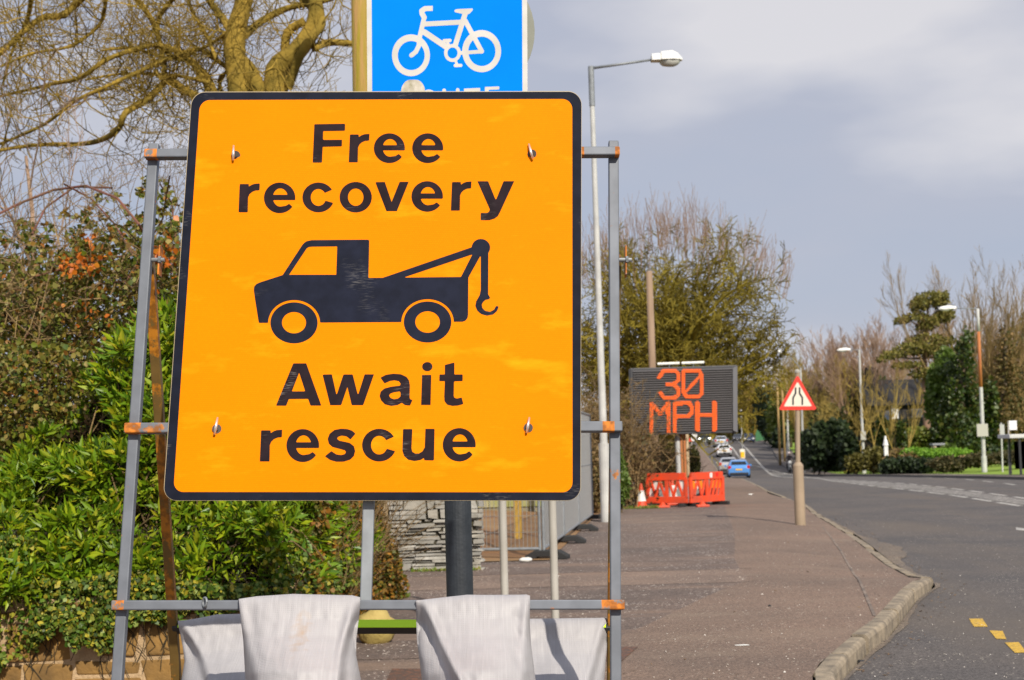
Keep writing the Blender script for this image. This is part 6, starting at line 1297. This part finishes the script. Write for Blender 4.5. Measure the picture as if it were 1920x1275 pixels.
def car(lab, px, Y, rz, kind, paint, scale=1.0, lights=False, group='cars on the far road', off=-.12):
    g = base(px, Y, off); t = thing('car', lab, 'car', g, group, rz=rz); t.scale = (scale,) * 3; S = ST[kind]; b = MB(); m = 12
    for y, z0, zb, zt, wb, wt in S:
        h = [(wb * .9, z0), (wb * .99, z0 + .12), (wb, zb - .12), (wb * .965, zb), (wt, zt - .05), (wt * .82, zt)]
        b.v += [(x, y, z) for x, z in h] + [(-x, y, z) for x, z in h[::-1]]
    for i in range(len(S) - 1):
        for k in range(m): k2 = (k + 1) % m; b.face((i * m + k, i * m + k2, (i + 1) * m + k2, (i + 1) * m + k))
    b.face(range(m)); b.face([(len(S) - 1) * m + k for k in range(m)][::-1])
    body = b.build('body', paint, t, smooth=False, recalc=True, bevel=.03)
    def q(pts, nm, mt, par=t): b = MB(); b.add(pts, [tuple(range(len(pts)))]); return b.build(nm, mt, par)
    s4, s3_ = S[4], S[3]; r6, r7 = S[6], S[7]; e = .012
    q([(s3_[5] * .86, s3_[0] + e, s3_[3] + .06), (-s3_[5] * .86, s3_[0] + e, s3_[3] + .06), (-s4[5] * .84, s4[0] + .09 + e, s4[3] - .06), (s4[5] * .84, s4[0] + .09 + e, s4[3] - .06)], 'windscreen', glass)
    q([(r6[5] * .86, r6[0] - .07 - e, r6[3] - .05), (-r6[5] * .86, r6[0] - .07 - e, r6[3] - .05), (-r7[5] * .92, r7[0] + .04 - e, r7[3] + .04), (r7[5] * .92, r7[0] + .04 - e, r7[3] + .04)], 'rear_window', glass)
    for s in (-1, 1):
        W_ = lambda st, f: s * ((st[4] * .965) * (1 - f) + st[5] * f + .008); Z_ = lambda st, f: st[2] * (1 - f) + (st[3] - .05) * f
        q([(W_(S[4], .12), s4[0] + .45, Z_(S[4], .12)), (W_(S[4], .9), s4[0] + .0, Z_(S[4], .9)), (W_(S[5], .9), S[5][0], Z_(S[5], .9)), (W_(S[6], .85), S[6][0] + .1, Z_(S[6], .85)), (W_(S[6], .12), S[6][0], Z_(S[6], .12))], 'side_window', glass)
        for y in (S[1][0] - .62, S[-2][0] + .62):
            r_ = .31 if kind == 'hatch' else .37; b = MB(); b.tube([(s * .66, y, r_), (s * .7, y, r_), (s * .86, y, r_), (s * .895, y, r_)], [r_ * .9, r_, r_, r_ * .9], 18); w = b.build('wheel', tyre, t); b = MB(); b.tube([(s * .89, y, r_), (s * .902, y, r_)], [r_ * .62] * 2, 14); b.build('rim', rim, w)
        bk = S[-2]; fr = S[1]
        b = MB(); b.box((s * bk[4] * .86, bk[0] - .045, bk[2] - .1), (.11, .06, .13)); b.build('tail_lamp', redl, t, bevel=.02)
        b = MB(); b.box((s * fr[4] * .78, fr[0] + .06, fr[2] - .03), (.16, .07, .07)); b.build('headlight', emit('lit_headlamp', (1, .97, .85), 4) if lights else whl, t, bevel=.02)
        b = MB(); b.box((s * (s3_[4] + .1), s3_[0] - .12, s3_[2] + .08), (.1, .06, .07)); b.build('wing_mirror', paint, t, bevel=.02)
    b = MB(); b.box((0, S[-1][0] - .02, .70 if kind == 'hatch' else .8), (.26, .012, .056)); b.build('rear_plate', yel, t); b = MB(); b.box((0, S[0][0] + .02, .45), (.26, .012, .056)); b.build('front_plate', wpl, t)
    b = MB(); b.box((0, S[-1][0] - .03, .38), (.72, .05, .08)); b.build('rear_bumper', blkp, t, bevel=.02); b = MB(); b.box((0, S[0][0] - .0, .4), (.5, .05, .07)); b.build('front_grille', blkp, t, bevel=.02)
    return t
def paint(nm, c, metal=.2): return mat(nm, c, .25, metal, coat=.6)
cb = car('bright blue hatchback at the back of the queue with a yellow number plate', 1385, 118, R(-7), 'hatch', paint('blue_paint', (.10, .29, .68)))
car('silver hatchback just ahead of the bright blue car', 1366, 134, R(-7), 'hatch', paint('silver_paint', (.48, .48, .50), .5), 1.02)
car('white hatchback in the middle of the queue', 1357.5, 173, R(-6), 'hatch', paint('white_car_paint', (.82, .82, .82), .0))
car('pale silver car at the head of the visible queue', 1351, 203, R(-4), 'hatch', paint('pale_silver_paint', (.55, .58, .64), .4), 1.05)
car('dark car with lit headlamps facing the camera beneath the electronic sign', 1320, 228, R(176), 'suv', paint('dark_green_paint', (.05, .06, .05)), 1.05, True)
car('black car coming round the far bend', 1383, 262, R(172), 'hatch', paint('black_paint', (.02, .022, .028)), 1.0)
car('dark blue car coming round the far bend beside the black car', 1404, 240, R(172), 'hatch', paint('navy_paint', (.02, .04, .10)), 1.05)
# traffic island beacon, bollards, roadside warning sign
def bollard(lab, px, Y, w, h):
    g = base(px, Y, -.02); t = thing('bollard', lab, 'bollard', g, 'traffic island bollards'); b = MB(); b.box(g + upv * h / 2, (w, .13, h / 2)); b.build('shell', mat('bollard_white', (.72, .70, .62), .4), t, bevel=.05); b = MB(); b.box(g + upv * h * .42 - Vector((0, .135, 0)), (w * .75, .012, h * .3)); b.build('yellow_face', mat('bollard_yellow', (.85, .48, .02), .4), t)
bollard('white and yellow island bollard below the slender beacon', 1392, 165, .3, 1.05); bollard('yellow island bollard left of the queue of cars', 1304, 150, .22, 1.1)
g = base(1392.5, 167); t = thing('island_beacon', 'slender white beacon pole on the traffic island', 'beacon', g); tz = at(1389.5, 771, 167); b = MB(); b.cyl(g, tz, .06, 10); b.build('pole', M['lamp'], t); b = MB(); b.blob(tz + upv * .1, (.13, .13, .13), 10, 8, 0, 0); b.build('globe', M['white'], t, smooth=True)
g = base(1299, 105); t = thing('warning_sign', 'small red and white temporary sign beneath the electronic sign', 'road sign', g); a_, c_ = at(1295, 814, 105), at(1307, 827, 105); b = MB(); b.cyl(g, Vector((g.x, 105, c_.z)), .04, 8); b.build('post', M['postgrey'], t)
b = MB(); b.box(((a_.x + c_.x) / 2, 104.95, (a_.z + c_.z) / 2), ((c_.x - a_.x) / 2, .01, (a_.z - c_.z) / 2)); b.build('sign_panel', M['white'], t); b = MB(); a2 = at(1294, 828, 104.9); b.add([a2 + r0 * -.3, a2 + r0 * .15, a2 + Vector((-.08, 0, .42))], [(0, 1, 2)]); b.build('red_triangle', redr, t)
# motorcycle and rider
YMo = 132; gm_ = base(1481, YMo, -.12); mt = thing('motorcycle', 'black motorcycle with a white nose being ridden towards the camera', 'motorcycle', gm_, rz=R(173))
def torus(b, c, Rr, r, n=22, m=8):
    o = len(b.v)
    for i in range(n):
        a = 2 * math.pi * i / n
        for k in range(m): q = 2 * math.pi * k / m; w = Rr + r * math.cos(q); b.v.append((c[0] + r * math.sin(q), c[1] + w * math.cos(a), c[2] + w * math.sin(a)))
    for i in range(n):
        for k in range(m): b.face((o + i * m + k, o + i * m + (k + 1) % m, o + ((i + 1) % n) * m + (k + 1) % m, o + ((i + 1) % n) * m + k))
for y in (.72, -.68): b = MB(); torus(b, (0, y, .31), .25, .07); w = b.build('wheel', tyre, mt, smooth=True, recalc=True); b = MB(); b.tube([(-.03, y, .31), (.03, y, .31)], [.16, .16], 14); b.build('rim', rim, w)
mp_ = paint('motorcycle_black', (.02, .02, .024)); b = MB(); b.blob((0, .05, .82), (.17, .36, .18), 12, 8, 1, .05); b.build('tank', mp_, mt, smooth=True); b = MB(); b.blob((0, -.1, .48), (.19, .4, .22), 12, 8, 2, .1); b.build('engine', M['black'], mt, smooth=True); b = MB(); b.blob((0, -.5, .84), (.14, .38, .08), 12, 8, 2, .05); b.build('seat', tyre, mt, smooth=True)
b = MB(); b.cyl((-.1, .72, .31), (-.1, .48, .98), .03, 8); b.cyl((.1, .72, .31), (.1, .48, .98), .03, 8); b.build('fork', rim, mt); b = MB(); b.tube([(-.38, .3, 1.04), (-.2, .44, 1.02), (.2, .44, 1.02), (.38, .3, 1.04)], .018, 8); b.build('handlebar', M['black'], mt)
b = MB(); b.blob((0, .62, .92), (.17, .18, .19), 12, 8, 3, .05); fr_ = b.build('fairing', mat('fairing_white', (.7, .7, .7), .3), mt, smooth=True); b = MB(); b.blob((0, .79, .92), (.09, .04, .08), 10, 6, 0, 0); b.build('headlight', whl, fr_, smooth=True); b = MB(); b.blob((0, .78, .58), (.07, .2, .06), 10, 6, 0, 0); b.build('mudguard', mat('mudguard_white', (.7, .7, .7), .3), mt, smooth=True)
for s in (-1, 1): b = MB(); b.blob((s * .36, .42, 1.22), (.07, .02, .05), 8, 6); b.cyl((s * .3, .4, 1.04), (s * .36, .42, 1.2), .01, 6); b.build('mirror', M['black'], mt, smooth=True)
import bmesh
per = thing('person', 'motorcyclist in dark clothing and a pale helmet riding towards the camera', 'person', gm_, rz=R(173))
bm = bmesh.new(); sk = bm.verts.layers.skin.verify(); vv = {}
def V(n, p, r, frm=None):
    v = bm.verts.new(p); v[sk].radius = (r, r); vv[n] = v
    if frm: bm.edges.new((vv[frm], v))
V('pel', (0, -.42, .98), .15); V('sp', (0, -.32, 1.2), .15, 'pel'); V('ch', (0, -.18, 1.42), .17, 'sp'); V('nk', (0, -.1, 1.56), .07, 'ch'); V('hd', (0, -.06, 1.68), .10, 'nk'); V('tp', (0, -.05, 1.78), .07, 'hd'); vv['pel'][sk].use_root = True
for s in (-1, 1):
    k = 'LR'[s > 0]; V('sh' + k, (s * .2, -.16, 1.45), .085, 'ch'); V('el' + k, (s * .34, .06, 1.2), .055, 'sh' + k); V('wr' + k, (s * .33, .27, 1.07), .04, 'el' + k); V('ha' + k, (s * .31, .34, 1.05), .045, 'wr' + k)
    V('hp' + k, (s * .12, -.38, .92), .11, 'pel'); V('kn' + k, (s * .25, .06, .76), .075, 'hp' + k); V('an' + k, (s * .2, -.2, .36), .05, 'kn' + k); V('to' + k, (s * .2, -.04, .30), .045, 'an' + k)
me = bpy.data.meshes.new('body'); bm.to_mesh(me); bm.free(); me.materials.append(mat('riding_leathers', (.025, .02, .026), .6)); ob = bpy.data.objects.new('body', me); COL.objects.link(ob); ob.parent = per
ob.modifiers.new('skin', 'SKIN'); sb = ob.modifiers.new('sub', 'SUBSURF'); sb.levels = 1; sb.render_levels = 2
b = MB(); b.blob((0, -.04, 1.73), (.135, .16, .155), 14, 10, 1, .03); hl_ = b.build('helmet', mat('helmet_white', (.72, .6, .6), .25), per, smooth=True); b = MB(); b.blob((0, .065, 1.72), (.1, .065, .06), 10, 6, 0, 0); b.build('visor', glass, hl_, smooth=True)

# litter and stones on the pavement
rr = random.Random(12)
for px, py, lab, s in ((1392, 1210, 'flat pale scrap of litter on the near pavement', (.055, .02, .004)), (1407, 927, 'white scrap of litter near the red barriers', (.07, .05, .02)), (1443, 1136, 'small black lump on the pavement', (.014, .014, .012)), (1614, 1241, 'small black scrap in the road beside the kerb', (.03, .018, .012))):
    p = ground(px, py, -.115 if px > 1600 else .004); t = thing('litter', lab, 'litter', p); b = MB(); b.blob(p, s, 10, 6, px, .4); b.build('scrap', M['black'] if 'black' in lab else M['white'], t)
# clean helper properties
for o in bpy.data.objects:
    for k in ('_w', '_off'):
        if k in o: del o[k]
for m_ in bpy.data.materials:
    if '_src' in m_: del m_['_src']
